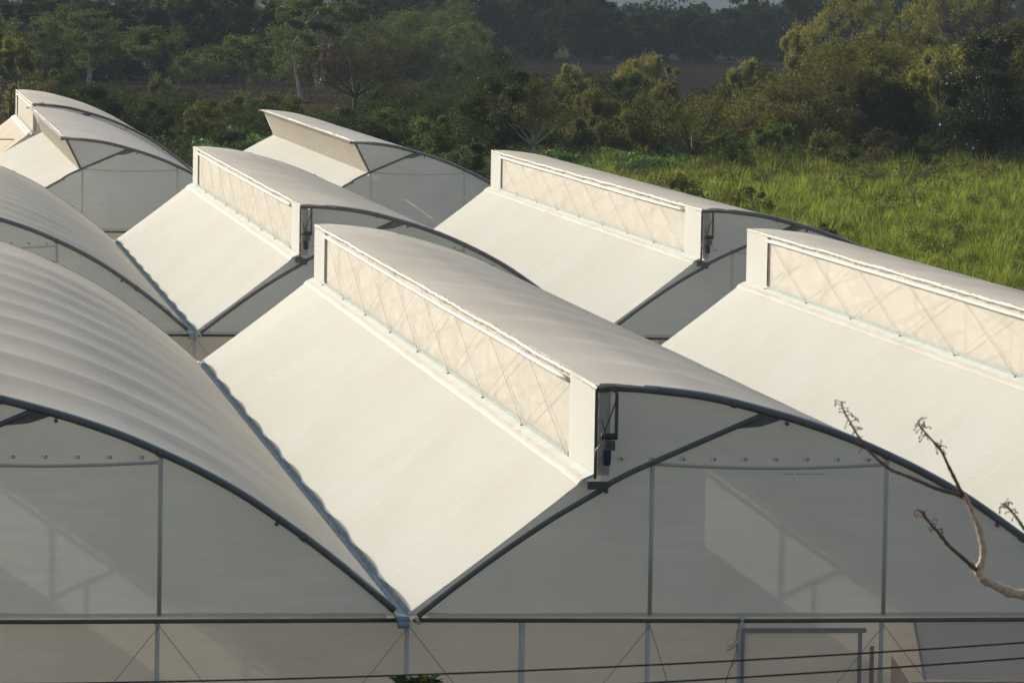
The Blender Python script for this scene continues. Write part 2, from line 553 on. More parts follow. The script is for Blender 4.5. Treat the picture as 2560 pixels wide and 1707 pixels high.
def greenhouse(label, x0, y0, z0, length, bays, style, sag=0.09, skirt=True, seed=1, motors=True, upmat='upper', lowmat='lower', span=4.0, hole=None):
    rs = np.random.RandomState(seed)
    root = empty('greenhouse', (x0, y0, GZ), label, 'greenhouse')
    oz = z0 - GZ                                         # gutter height above the root
    Lh = length

    def T(P):
        P = np.array(P, float)
        P[..., 2] += oz
        return P

    lean = style == 'lean'
    vb = (3.08, 2.02) if lean else (2.44, 1.86)          # foot of the vent
    vt = (2.62, 3.05) if lean else (2.44, 3.03)          # head of the vent
    ny = int(round(length / span)) * 28 + 1
    ys = np.linspace(0, length, ny)
    for k in bays:
        bx = k * W
        # --- curved upper roof
        prof = resample(UP, 44)
        tn = np.gradient(prof, axis=0)
        tn /= np.linalg.norm(tn, axis=1)[:, None]
        nrm = np.stack([-tn[:, 1], tn[:, 0]], 1)
        nrm *= np.sign(nrm[:, 1])[:, None]
        s = np.linspace(0, 1, 44)
        env = np.clip(s / 0.25, 0, 1) ** 1.3 * np.clip((1 - s) / 0.42, 0, 1)
        t = (ys / span) % 1.0
        bayamp = np.interp(np.floor(ys / span), np.arange(14), rs.uniform(0.92, 1.08, 14))
        dip = -(1 - (2 * t - 1) ** 2) * bayamp
        P = np.zeros((ny, 44, 3))
        w1 = smooth_noise(ny, rs, 17) * 0.002
        d = (sag if k == -1 else sag * 0.55) * dip[:, None] * env[None] + w1[:, None] * env[None]
        P[..., 0] = bx + prof[None, :, 0] + d * nrm[None, :, 0]
        P[..., 2] = prof[None, :, 1] + d * nrm[None, :, 1]
        P[..., 1] = ys[:, None]
        m = MB()
        m.grid(T(P))
        m.build('upper_roof', M[upmat], root, True)
        # --- straight lower roof
        nu = 22
        u = np.linspace(0, 1, nu)
        e0, e1 = np.array((0.0, 0.062)), np.array((vb[0] - (0.0 if lean else 0.14), vb[1] + (0.0 if lean else -0.03)))
        P = np.zeros((ny, nu, 3))
        base = e0[None] + u[:, None] * (e1 - e0)[None]
        nn = np.array((-(e1 - e0)[1], (e1 - e0)[0]))
        nn /= np.linalg.norm(nn)
        bul = (0.10 if lean else 0.0) * np.sin(math.pi * u) - (0 if lean else 0.015) * np.sin(math.pi * u)
        wob = smooth_noise(ny, rs, 7)[:, None] * 0.006 * np.sin(math.pi * u)[None]
        edge = smooth_noise(ny, rs, 11)[:, None] * 0.006 * (1 - u[None]) ** 6     # ragged lower edge
        dd = bul[None] + wob
        P[..., 0] = bx + base[None, :, 0] + dd * nn[0] + edge
        P[..., 2] = base[None, :, 1] + dd * nn[1] + edge * 0.5
        P[..., 1] = ys[:, None]
        m = MB()
        m.grid(T(P))
        m.build('lower_roof', M[lowmat], root, True)
        # --- vent
        if lean:
            P = np.zeros((ny, 10, 3))
            vv = np.linspace(0, 1, 10)
            P[..., 0] = bx + vb[0] + (vt[0] - vb[0]) * vv[None] + smooth_noise(ny, rs, 5)[:, None] * 0.02 * (1 - vv)[None] + 0.05 * np.sin(math.pi * vv)[None]
            P[..., 2] = vb[1] + (vt[1] - vb[1]) * vv[None] + 0 * ys[:, None]
            P[..., 1] = ys[:, None]
            m = MB()
            m.grid(T(P))
            m.build('vent_curtain', M['screen_c'], root, True)
        else:
            y1, y2 = (2.3, length - 2.4) if motors else (0.1, length - 2.4)
            P = np.zeros((120, 8, 3))
            vv = np.linspace(0, 1, 8)
            yy = np.linspace(y1 - 0.1, y2 + 0.1, 120)
            P[..., 0] = bx + 2.468 + smooth_noise(120, rs, 5)[:, None] * 0.008 * np.sin(math.pi * vv)[None]
            P[..., 2] = 1.84 + (3.066 - 1.84) * vv[None] + 0 * yy[:, None]
            P[..., 1] = yy[:, None]
            m = MB()
            m.grid(T(P))
            scr = m.build('vent_net', M['screen'], root, True)
            m = MB()
            sg = smooth_noise(30, rs, 6) * 0.012
            m.tube([(bx + 2.425, a, oz + 2.925 - 0.02 * math.sin(math.pi * i / 29) + sg[i]) for i, a in enumerate(np.linspace(y1, y2, 30))], 0.033, 8)
            m.build('roller_tube', M['white_tube'], scr, True)
            yv = 3.8
            while yv < y2 and motors:
                m = MB()
                m.box((bx + 2.53, yv - 0.03, oz + 1.88), (bx + 2.58, yv + 0.03, oz + 2.98))
                m.build('vent_post', M['steel'], root)
                yv += 4.0
            nb = int(round((y2 - y1) / 4.35))
            nod = np.linspace(y1, y2, nb + 1)
            for i in range(nb if motors else 0):
                m = MB()
                m.tube([(bx + 2.405, nod[i] + 0.03, oz + 1.88), (bx + 2.425, nod[i + 1] - 0.05, oz + 2.99)], 0.0045, 5)
                m.build('brace_wire', M['wire_dark'], scr)
                m = MB()
                m.tube([(bx + 2.385, nod[i] + 0.05, oz + 2.99), (bx + 2.40, nod[i + 1] - 0.03, oz + 1.88)], 0.0032, 5)
                m.build('cross_brace', M['wire_pale'], scr)
                m = MB()
                m.box((bx + 2.37, nod[i + 1] - 0.04, oz + 1.87), (bx + 2.42, nod[i + 1] + 0.04, oz + 1.905))
                m.build('wire_clip', M['wire'], scr)
            for ya, yb in (((0.0, y1), (y2, length)) if motors else ((y2, length),)):
                m = MB()
                m.box((bx + 2.425, ya, oz + 1.86), (bx + 2.465, yb, oz + 3.066))
                m.build('vent_panel', M['panel'], root)
                m = MB()
                ye = ya - 0.012 if ya == 0 else ya - 0.03
                m.box((bx + 2.415, ye - 0.015, oz + 1.83), (bx + 2.45, ye + 0.012, oz + 3.02))
                m.build('vent_post', M['steel_dark'], root)
                if ya != 0:
                    m = MB()
                    m.tube([(bx + 2.42, ya - 0.13 - 0.1 * math.sin(q * math.pi), oz + 2.95 - 1.1 * q) for q in np.linspace(0, 1, 8)], 0.008, 5)
                    m.build('pull_wire', M['wire'], root)
            # sill: sloping galvanised strip and upright lip
            m = MB()
            e = 0.02
            m.add(T([(bx + 2.27, -0.03, 1.795), (bx + 2.41, -0.03, 1.855), (bx + 2.41, length + .02, 1.855), (bx + 2.27, length + .02, 1.795),
                     (bx + 2.27, -0.03, 1.835), (bx + 2.41, -0.03, 1.895), (bx + 2.41, length + .02, 1.895), (bx + 2.27, length + .02, 1.835)]),
                  [(0, 1, 2, 3), (4, 7, 6, 5), (0, 4, 5, 1), (1, 5, 6, 2), (2, 6, 7, 3), (3, 7, 4, 0)])
            si = m.build('vent_sill', M['sill'], root)
            m = MB()
            m.box((bx + 2.412, y1, oz + 1.86), (bx + 2.424, y2, oz + 1.955))
            m.build('sill_lip', M['lip'], si)
            m = MB()
            P = np.zeros((ny, 5, 3))
            vv = np.linspace(0, 1, 5)
            off = smooth_noise(ny, rs, 4)[:, None] * 0.010
            P[..., 0] = bx + 2.20 + 0.10 * vv[None] + off * (1 - vv)[None]
            P[..., 2] = 1.762 + 0.085 * vv[None] + 0.012 * np.sin(math.pi * vv)[None] + np.abs(off) * 0.7
            P[..., 1] = ys[:, None]
            m.grid(T(P))
            m.build('film_hem', M['wrap'], si, True)
        # --- crumpled film along the head of the vent
        nw = int(length / 0.09)
        yw = np.linspace(-0.06, length + 0.05, nw)
        seg = 9
        P = np.zeros((nw, seg + 1, 3))
        amp = 0.040 + 0.008 * smooth_noise(nw, rs, 12) * 2
        drift = smooth_noise(nw, rs, 25) * 0.03 - 0.008
        for j in range(seg + 1):
            a = 2 * math.pi * j / seg
            rr = amp + smooth_noise(nw, rs, 3) * 0.011 if j < seg else None
            if j == seg:
                P[:, j] = P[:, 0]
                continue
            P[:, j, 0] = bx + vt[0] + 0.01 + rr * math.cos(a) * 0.8
            P[:, j, 1] = yw
            P[:, j, 2] = vt[1] + 0.005 + drift + rr * math.sin(a) * 0.95
        m = MB()
        m.grid(T(P))
        m.build('vent_head_wrap', M['wrap'], root, True)
        # --- rim arches, near end and far end
        for ye, rad in ((-0.035, 0.045), (length + 0.02, 0.045)):
            m = MB()
            pr = resample(UP, 40)
            m.tube([(bx + p[0] - (0.0), ye, oz + p[1] - 0.044) for p in pr], rad, 8)
            for q in (9, 20, 31):
                a_, b_ = pr[q], pr[q + 1]
                m.tube([(bx + a_[0], ye, oz + a_[1] - 0.044), (bx + b_[0] * .4 + a_[0] * .6, ye, oz + b_[1] * .4 + a_[1] * .6 - 0.044)], rad * 1.28, 8)
            ra = m.build('rim_arch', M['steel'], root, True)
            if ye < 0:
                # loose film tails: at the vent head and low on the rim
                for lo, hi, rr_, nm_ in ((0, 5, 0.034, 'film_tail'), (35, 40, 0.026, 'film_tail')):
                    m = MB()
                    tp = [(bx + p[0] + rs.normal(0, .008), ye - 0.03 + rs.normal(0, .01), oz + p[1] - 0.01 + rs.normal(0, .014)) for p in pr[lo:hi]]
                    m.tube(tp, [rr_ * (1 - 0.16 * j) * rs.uniform(.7, 1.2) for j in range(len(tp))], 7)
                    m.build(nm_, M['wrap'], ra, True)
            if ye < 0:
                m = MB()
                m.tube([(bx + p[0], ye + 0.01, oz + p[1] + 0.006) for p in pr[3:]], 0.018, 6)
                m.build('film_clip_strip', M['sill'], ra, True)
            m = MB()
            m.tube([(bx + p[0], ye, oz + p[1] - (0.03 if p[0] < 2.5 else 0)) for p in resample(LOW, 30)], 0.037, 8)
            m.build('lower_arch', M['steel'], root, True)
            if ye < 0:
                # gusset where the two arches meet
                m = MB()
                g = [(4.28, 2.50), (4.62, 2.70), (4.95, 2.64), (4.78, 2.58), (4.62, 2.53)]
                m.add([(bx + p[0], ye - 0.012, oz + p[1]) for p in g] + [(bx + p[0], ye + 0.03, oz + p[1]) for p in g],
                      [tuple(range(4, -1, -1)), tuple(range(5, 10))] + [(i, (i + 1) % 5, 5 + (i + 1) % 5, 5 + i) for i in range(5)])
                m.build('gusset_plate', M['steel'], root)
                for px_, pz_ in ((4.98, 2.56), (2.58, 1.66), (7.85, 1.22)):
                    m = MB()
                    m.tube([(bx + px_, ye - 0.04, oz + pz_ + .01), (bx + px_, ye + 0.05, oz + pz_ + .01)], 0.026, 8)
                    m.build('purlin_end', M['steel'], root, True)
        # leaning end strut of the open vent
        if lean:
            m = MB()
            m.tube([(bx + vt[0] + 0.03, -0.04, oz + vt[1] - 0.05), (bx + vb[0] + 0.08, -0.04, oz + vb[1] - 0.02)], 0.035, 6)
            m.build('vent_strut', M['steel'], root)
        # --- gable walls
        if lean:
            out = [(0.0, 0.02)] + [(p[0], p[1] - 0.0) for p in resample(LOW, 30) if p[0] < vb[0] - 0.06]
        else:
            out = [(0.0, 0.02), (0.03, 0.07), (vb[0] - 0.15, vb[1] - 0.055)]
        out += [(vb[0] + 0.06, vb[1] - 0.09), (vt[0] + (0.06 if lean else 0.17), vt[1] - 0.09)]
        out += [(p[0], p[1] - 0.05) for p in resample(UP, 30) if p[0] > vt[0] + 0.2] + [(W, 0.02)]
        for ye in (0.0, length - 0.01):
            m = MB()
            m.add([(bx + p[0], ye, oz + p[1]) for p in out], [tuple(range(len(out)))])
            gw = m.build('gable_wall', M['gable'], root)
            if ye == 0.0:
                for xp, zt, r in ((3.195, 2.04, 0.029), (6.338, 2.16, 0.029)):
                    m = MB()
                    m.tube([(bx + xp, -0.02, oz + 0.03), (bx + xp, -0.02, oz + zt)], r, 8)
                    m.build('post', M['post'], gw, True)
                m = MB()
                n_ = 14
                m.tube([(bx + 3.2 + 3.1 * i / n_, -0.02, oz + 2.03 - 0.05 * math.sin(math.pi * i / n_)) for i in range(n_ + 1)], 0.022, 6)
                m.build('tie_rod', M['post'], gw, True)
                if style == 'net' and motors:
                    # faint maker's marks printed along the film
                    for q in range(9 if k != bays[0] else 9):
                        m = MB()
                        xm = bx + 2.78 + q * 0.415
                        zm = 2.09
                        for j in range(10):
                            a0, a1 = 2 * math.pi * j / 10, 2 * math.pi * (j + 1) / 10
                            r1, r2 = 0.010, 0.024
                            m.add([(xm + r * math.cos(a), -0.004, oz + zm + r * math.sin(a)) for r, a in ((r1, a0), (r2, a0), (r2, a1), (r1, a1))], [(0, 1, 2, 3)])
                        for dz in (-0.014, 0.014):
                            m.add([(xm - 0.055, -0.004, oz + zm + dz - .006), (xm - 0.04, -0.004, oz + zm + dz - .006), (xm - 0.04, -0.004, oz + zm + dz + .006), (xm - 0.055, -0.004, oz + zm + dz + .006)], [(0, 1, 2, 3)])
                        m.build('printed_mark', M['print'], gw)
                        if q == 0 and False:
                            pass
            m = MB()
            if hole and k == 0 and ye == 0.0:
                h0, h1, hz = hole
                for xa, xb, za, zb in ((0.0, h0, 0.0, oz - 0.03), (h1, W, 0.0, oz - 0.03), (h0, h1, hz, oz - 0.03)):
                    m.add([(bx + xa, ye, za), (bx + xb, ye, za), (bx + xb, ye, zb), (bx + xa, ye, zb)], [(0, 1, 2, 3)])
            else:
                m.add([(bx, ye, 0.0), (bx + W, ye, 0.0), (bx + W, ye, oz - 0.03), (bx, ye, oz - 0.03)], [(0, 1, 2, 3)])
            m.build('skirt_wall', M['skirt'] if ye == 0 else M['gable'], root)
        # tie beam with a folded film strip on it, posts and guy wires below
        m = MB()
        m.tube([(bx + 0.06, -0.04, oz - 0.03), (bx + W / 2, -0.04, oz - 0.045), (bx + W - 0.06, -0.04, oz - 0.03)], 0.029, 8)
        tb = m.build('tie_beam', M['steel_dark'], root, True)
        m = MB()
        nn_ = 60
        zz = smooth_noise(nn_, rs, 6) * 0.012
        xx = np.linspace(0.25, W - 0.3, nn_)
        P = np.zeros((nn_, 3, 3))
        for j, (dy, dz) in enumerate(((-0.035, 0.0), (-0.03, 0.05), (-0.005, 0.06))):
            P[:, j] = np.stack([bx + xx, np.full(nn_, dy), oz + 0.0 + dz + zz * (j > 0)], 1)
        m.grid(P)
        m.build('film_fold', M['skirt'], tb, True)
        for xp in (1.52, 3.195, 6.338, 0.0):
            m = MB()
            m.tube([(bx + xp - 0.02, -0.02, 0.0), (bx + xp - 0.02, -0.02, oz - 0.06)], 0.030 if xp != 1.52 else 0.040, 8)
            m.build('wall_post', M['post'], root, True)
        for xp in (0.0, 3.195, 6.338):
            for dx in (-0.95, 0.95 if xp != 3.195 else 0.4):
                m = MB()
                m.tube([(bx + xp, -0.06, oz - 0.1), (bx + xp + dx * 3.2, -0.06, 0.05)], 0.005, 4)
                m.build('guy_wire', M['wire'], root)
        # inner frames: every other hoop carries posts and a lower arch
        m = MB()
        yi = 3.5
        while yi < length - 1:
            m.tube([(bx + p[0], yi, oz + p[1] - 0.13) for p in resample(UP, 14) if p[0] > vt[0] + 0.15], 0.035, 5)
            m.tube([(bx + p[0], yi, oz + p[1] - 0.07) for p in resample(LOW, 10)], 0.035, 5)
            m.tube([(bx + 0.1, yi, oz - 0.05), (bx + W - 0.1, yi, oz - 0.05)], 0.03, 5)
            for xp in (3.195, 6.338):
                m.tube([(bx + xp, yi, oz - 0.05), (bx + xp, yi, oz + 2.0)], 0.03, 5)
            yi += 4.0
        m.build('inner_frame', M['steel'], root)
        if style == 'net':
            m = MB()
            m.add([(bx + 2.467, -0.02, oz + 1.88), (bx + 2.62, -0.02, oz + 1.88), (bx + 2.62, -0.02, oz + 3.0), (bx + 2.467, -0.02, oz + 3.0)], [(0, 1, 2, 3)])
            m.build('vent_end_panel', M['screen_c'], root)
        # --- motor at the near end of the vent
        if style == 'net' and motors:
            y_ = -0.13
            m = MB()
            m.box((bx + 2.33, -0.10, oz + 1.70), (bx + 2.60, -0.035, oz + 1.80))
            m.build('sill_bracket', M['steel_dark'], root)
            m = MB()
            m.tube([(bx + 2.56, -0.06, oz + 3.04), (bx + 2.69, y_, oz + 2.97)], 0.016, 6)
            m.box((bx + 2.665, y_ - 0.02, oz + 2.36), (bx + 2.705, y_ + 0.02, oz + 2.97))
            m.tube([(bx + 2.675, y_ - 0.015, oz + 2.88), (bx + 2.53, y_, oz + 2.46)], 0.010, 5)
            m.tube([(bx + 2.49, y_ + .03, oz + 2.62), (bx + 2.54, y_, oz + 2.44)], 0.010, 5)
            mo = m.build('vent_motor', M['steel_dark'], root)
            m = MB()
            m.tube([(bx + 2.485, y_, oz + 2.40), (bx + 2.69, y_, oz + 2.40)], 0.043, 10)
            m.build('drum', M['drum'], mo, True)
            m = MB()
            m.box((bx + 2.55, y_ - 0.06, oz + 2.22), (bx + 2.665, y_ + 0.06, oz + 2.345))
            m.tube([(bx + 2.605, y_ - 0.075, oz + 2.28), (bx + 2.605, y_ + 0.0, oz + 2.28)], 0.035, 10)
            m.build('gearbox', M['motor_box'], mo)
            m = MB()
            m.tube([(bx + 2.565, y_, oz + 2.225), (bx + 2.565, y_, oz + 2.05), (bx + 2.565, y_, oz + 2.02)], [0.054, 0.054, 0.042], 12)
            for j in range(8):
                a = j * math.pi / 4
                m.box((bx + 2.565 + 0.05 * math.cos(a) - .006, y_ + 0.05 * math.sin(a) - .006, oz + 2.06), (bx + 2.565 + 0.05 * math.cos(a) + .006, y_ + 0.05 * math.sin(a) + .006, oz + 2.20))
            m.build('motor_body', M['motor_blue'], mo)
            m = MB()
            m.tube([(bx + 2.56, y_ - 0.04, oz + 2.27), (bx + 2.47, y_ - 0.04, oz + 2.30), (bx + 2.41, y_ - 0.03, oz + 2.22), (bx + 2.405, y_ - 0.02, oz + 2.15),
                    (bx + 2.44, y_ - 0.02, oz + 2.11), (bx + 2.53, y_ - 0.03, oz + 2.13)], 0.006, 5)
            m.build('motor_cable', M['wire'], mo, True)
    # --- gutters in the valleys
    for k in list(bays) + [bays[-1] + 1]:
        bx = k * W
        a0 = -0.14
        m = MB()
        prof = [(-0.22, 0.15), (-0.18, 0.02), (-0.155, -0.04), (-0.05, -0.04), (-0.025, 0.0), (-0.005, 0.05), (0.01, 0.055)]
        P = np.zeros((2, len(prof), 3))
        for i, yv in enumerate((a0, length)):
            for j, q in enumerate(prof):
                P[i, j] = (bx + q[0], yv, q[1])
        P2 = P.copy()
        P2[..., 2] -= 0.012
        m.grid(T(P))
        m.grid(T(P2))
        gu = m.build('gutter', M['gutter'], root)
        m = MB()
        m.box((bx - 0.15, a0 - 0.06, oz - 0.115), (bx - 0.015, a0 + 0.10, oz - 0.034))
        m.box((bx - 0.165, a0 - 0.01, oz - 0.035), (bx + 0.0, a0 + 0.04, oz + 0.03))
        m.build('gutter_end', M['gutter'], gu, True)
        m = MB()
        m.tube([(bx + 0.06, -0.20, oz + 0.03), (bx + 0.13, -0.14, oz - 0.06)], 0.022, 8)
        m.build('drain_stub', M['white_tube'], gu, True)
        # crumpled film edge lying in the gutter
        m = MB()
        P = np.zeros((ny, 4, 3))
        o1 = smooth_noise(ny, rs, 5) * 0.007
        for j, q in enumerate(((0.022, 0.092), (0.004, 0.076), (-0.012, 0.04), (-0.02, 0.0))):
            P[:, j, 0] = bx + q[0] + o1 * 0.5 * (j > 1)
            P[:, j, 2] = q[1] + np.abs(o1) * 0.4
            P[:, j, 1] = ys
        m.grid(T(P))
        m.build('film_edge', M['gutter_film'], gu, True)
    # --- unseen pale floor, added inside to bounce light up to the film
    m = MB()
    xa, xb = bays[0] * W - 0.1, (bays[-1] + 1) * W + 0.1
    m.add([(xa, 0.1, 0.03), (xb, 0.1, 0.03), (xb, length - 0.1, 0.03), (xa, length - 0.1, 0.03)], [(0, 1, 2, 3)])
    m.build('bounce_floor', M['floor'], root)
    # --- side walls
    for xs_ in (bays[0] * W - 0.19, (bays[-1] + 1) * W + 0.14):
        m = MB()
        m.add([(xs_, 0, 0), (xs_, length, 0), (xs_, length, oz + 0.08), (xs_, 0, oz + 0.08)], [(0, 1, 2, 3)])
        m.build('side_wall', M['gable'], root)
    return root


gh_a = greenhouse('nearest white film greenhouse, its grey gable and door facing the camera', 0.0, 0.0, 0.0, 40.0, (-1, 0, 1), 'net', 0.16, seed=5, hole=(4.46, 6.0, 3.80))
gh_b = greenhouse('second white film greenhouse, in the middle row behind the nearest one', 0.3802, 47.83, 0.0457, 38.38, (-1, 0, 1), 'net', 0.13, seed=8, span=38.38 / 10)
gh_c = greenhouse('third white film greenhouse at the back with outward leaning roof vents', -3.6565, 92.06, 0.0781, 37.87, (0, 1), 'lean', 0.035, seed=12, upmat='upper_grey', span=37.87 / 10)
gh_d = greenhouse('farthest tan roofed greenhouse peeking over the third one at far left', -3.40, 130.3, 0.19, 25.0, (0,), 'net', 0.03, seed=17, motors=False, lowmat='lower_tan', span=3.9)


# details of single greenhouses -------------------------------------------------
def a_part(name, mb, mat, root, parent=None, smooth=False):
    o = mb.build(name, mat, parent or root, smooth)
    return o


oz = 4.0
# door in the front wall
m = MB()
m.add([(4.46, -0.03, 0.0), (6.0, -0.03, 0.0), (6.0, -0.03, 3.80), (4.46, -0.03, 3.80)], [(0, 1, 2, 3)])
door = m.build('door', M['skirt'], gh_a)
m = MB()
m.box((4.42, -0.09, 0.0), (4.46, -0.04, 3.80))
m.box((6.0, -0.09, 0.0), (6.045, -0.04, 3.80))
m.box((4.42, -0.092, 3.80), (6.10, -0.042, 3.86))
m.build('door_frame', M['frame_grey'], door)
m = MB()
m.box((6.16, -0.10, 0.0), (6.21, -0.05, 3.62))
m.build('door_rail', M['frame_grey'], gh_a)
m = MB()
m.tube([(4.43, -0.02, 0.0), (4.43, -0.02, 4.02)], 0.05, 8)
m.build('wall_post', M['post'], gh_a, True)
m = MB()
m.tube([(4.36, -0.1, 3.86), (4.35, -0.1, 3.72), (4.31, -0.1, 3.64), (4.24, -0.1, 3.62), (4.23, -0.1, 3.57), (4.30, -0.1, 3.60), (4.37, -0.1, 3.66), (4.34, -0.1, 3.52),
        (4.26, -0.1, 3.30), (4.18, -0.1, 3.0), (4.05, -0.1, 2.5)], 0.008, 5)
m.tube([(4.35, -0.1, 3.66), (4.37, -0.1, 3.52), (4.33, -0.1, 3.40), (4.27, -0.1, 3.33)], 0.007, 5)
m.build('hanging_wire', M['wire'], gh_a, True)
# line of small print on the film of the middle bay
m = MB()
rs = random.Random(4)
x = 4.95
while x < 5.5:
    wd = rs.uniform(0.006, 0.014)
    if not (5.09 < x < 5.12 or 5.30 < x < 5.33):
        m.add([(x, -0.004, oz + 1.895), (x + wd, -0.004, oz + 1.895), (x + wd, -0.004, oz + 1.895 + rs.uniform(.010, .018)), (x, -0.004, oz + 1.905)], [(0, 1, 2, 3)])
    x += wd + 0.006
m.build('printed_line', M['print'], gh_a)
# porch by the door: film roof, dark beam and box frame
m = MB()
nx_, nv_ = 24, 8
P = np.zeros((nv_, nx_, 3))
for i in range(nv_):
    v = i / (nv_ - 1)
    for j in range(nx_):
        q = j / (nx_ - 1)
        P[i, j] = (6.78 - 0.20 * v + (9.7 - 6.78 + 0.4 * v) * q, -0.06 - 1.5 * v, oz - 0.07 - 0.52 * v - 0.05 * math.sin(math.pi * v) - 0.02 * math.sin(q * 9) * v)
m.grid(P)
por = m.build('porch_roof', M['porch'], gh_a, True)
m = MB()
m.box((6.40, -1.62, oz - 0.78), (10.1, -1.50, oz - 0.64))
m.tube([(6.76, -0.05, oz - 0.07), (6.57, -1.54, oz - 0.60)], 0.018, 6)
m.box((6.42, -1.60, 0.0), (6.50, -1.52, oz - 0.78))
m.box((9.9, -1.60, 0.0), (9.98, -1.52, oz - 0.78))
m.build('porch_frame', M['frame_grey'], por)
m = MB()
m.add([(6.46, -1.56, 0), (6.46, -0.02, 0), (6.46, -0.02, oz - 0.5), (6.46, -1.56, oz - 0.78)], [(0, 1, 2, 3)])
m.add([(6.52, -1.54, 0), (9.9, -1.54, 0), (9.9, -1.54, oz - 0.78), (6.52, -1.54, oz - 0.78)], [(0, 1, 2, 3)])
m.build('porch_wall', M['porch'], por)
# cable over the tan roof and white flap along the far rim of the farthest greenhouse
m = MB()
m.tube([(-3.0, 4.0, oz + 1.62), (2.5, 4.0, oz + 1.62)], 0.03, 5)
m.build('roof_cable', M['wire'], gh_d)
m = MB()
pr = [p for p in resample(UP, 60) if p[0] > 6.6]
P = np.zeros((len(pr), 3, 3))
rr = np.random.RandomState(2)
for i, p in enumerate(pr):
    for j, dz in enumerate((-0.02, 0.10, 0.16)):
        P[i, j] = (p[0] + rr.normal(0, .02), 25.0 + 0.05 * j + rr.normal(0, .02), oz + p[1] + dz + rr.normal(0, .03))
m.grid(P)
m.build('film_flap', M['wrap'], gh_d, True)


# ------------------------------------------------------------------ vegetation generators
def rot_rand(n, rs, up=0.0):
    """random leaf frames; up in 0..1 pushes leaf normals towards the sky"""
    nv = rs.normal(0, 1, (n, 3))
    nv[:, 2] = np.abs(nv[:, 2]) + up * 2
    nv /= np.linalg.norm(nv, axis=1)[:, None]
    a = rs.normal(0, 1, (n, 3))
    a -= nv * (a * nv).sum(1)[:, None]
    a /= np.linalg.norm(a, axis=1)[:, None]
    return a, np.cross(nv, a)


def leaf_quads(C, rs, size, aspect=0.55, up=0.3, droop=False):
    n = len(C)
    a, b = rot_rand(n, rs, up)
    if droop:
        a = np.stack([rs.normal(0, .35, n), rs.normal(0, .35, n), rs.uniform(0.5, 1.0, n)], 1)
        a /= np.linalg.norm(a, axis=1)[:, None]
        b = rs.normal(0, 1, (n, 3))
        b -= a * (a * b).sum(1)[:, None]
        b /= np.linalg.norm(b, axis=1)[:, None]
    s = size * rs.uniform(0.6, 1.35, n)[:, None]
    A = a * s
    B = b * s * aspect
    return np.stack([C - A, C - B * 0.9 + A * 0.1, C + A, C + B * 0.9 + A * 0.1], 1)


def crown_points(rs, w, h, base, lobes, per, clump, flat=0.7, top_heavy=0.2, shell=0.55):
    """leaf centres gathered in clumps; returns points and clump centres"""
    cs = []
    tries = 0
    while len(cs) < lobes and tries < 4000:
        tries += 1
        p = rs.uniform(-1, 1, 3)
        r = np.linalg.norm(p)
        if r > 1 or (r < shell and rs.rand() < 0.75):
            continue
        x, y, z = p
        zz = base + (h - base) * (0.5 + 0.5 * z)
        k = 1.0 - 0.25 * max(0, z) ** 2 - top_heavy * max(0, -z)
        q = np.array([x * w / 2 * k * rs.uniform(.8, 1.1), y * w / 2 * k * rs.uniform(.8, 1.1), zz])
        cs.append(q)
    cs = np.array(cs)
    out = []
    for c in cs:
        r = clump * rs.uniform(0.55, 1.35)
        n = int(per * rs.uniform(0.6, 1.4))
        d = rs.normal(0, 1, (n, 3))
        d /= np.linalg.norm(d, axis=1)[:, None]
        rad = rs.uniform(0.2, 1.0, n) ** 0.6 * (1 + (rs.rand(n) > .86) * rs.uniform(.1, .9, n))
        pts = c + d * (rad * r)[:, None] * np.array([1, 1, flat])
        out.append(pts)
    return np.concatenate(out), cs


def trunk_mesh(rs, mb, cs, h, base, r0, lean=0.06, forks=2, twig=0.25):
    """tapered stems, then one limb to each clump"""
    stems = []
    for s in range(forks):
        top = np.array([rs.normal(0, lean * h), rs.normal(0, lean * h), base + (h - base) * 0.6])
        off = np.array([rs.normal(0, 0.15), rs.normal(0, 0.15), 0]) * (forks > 1)
        pts = []
        n = 8
        for i in range(n):
            t = i / (n - 1)
            pts.append(off * (1 - t) + top * t ** 1.15 + np.array([rs.normal(0, .05), rs.normal(0, .05), 0]) * (i > 0) * h * 0.12)
            pts[-1][2] = t * top[2]
        rad = [r0 / (forks ** .4) * (1 - 0.72 * i / (n - 1)) * (1.35 if i == 0 else 1) for i in range(n)]
        mb.tube(pts, rad, 7)
        stems.append(np.array(pts))
    for c in cs:
        st = stems[rs.randint(len(stems))]
        lo = np.argmin(np.abs(st[:, 2] - (c[2] - np.linalg.norm(c[:2]) * rs.uniform(0.5, 1.0))))
        lo = max(2, min(lo, len(st) - 1))
        a = st[lo]
        mid = (a + c) / 2 + rs.normal(0, 0.12, 3) * np.linalg.norm(c - a) + np.array([0, 0, 0.08 * np.linalg.norm(c - a)])
        rr = r0 * 0.30 * (1 - lo / len(st) * 0.5)
        mb.tube([a, a * 0.55 + mid * 0.45 + rs.normal(0, .03, 3), mid, (mid + c) / 2 + rs.normal(0, .06, 3), c], [rr, rr * .75, rr * .5, rr * .3, rr * .12], 4, False)


def twig_ribbons(rs, starts, dirs, depth, length, rad, out, spread=0.5, kids=3):
    """recursive bare twigs collected as thin three-sided spikes"""
    for p, d in zip(starts, dirs):
        stack = [(np.array(p), np.array(d), length, rad, depth)]
        while stack:
            q, v, ln, r, dp = stack.pop()
            v = v / np.linalg.norm(v)
            e = q + v * ln + rs.normal(0, .06, 3) * ln
            out.append((q, e, r, r * 0.6))
            if dp > 0:
                for _ in range(kids):
                    nv = v + rs.normal(0, spread, 3) + np.array([0, 0, 0.12])
                    t = rs.uniform(0.55, 1.0)
                    stack.append((q + (e - q) * t, nv, ln * rs.uniform(0.55, 0.82), r * 0.6, dp - 1))


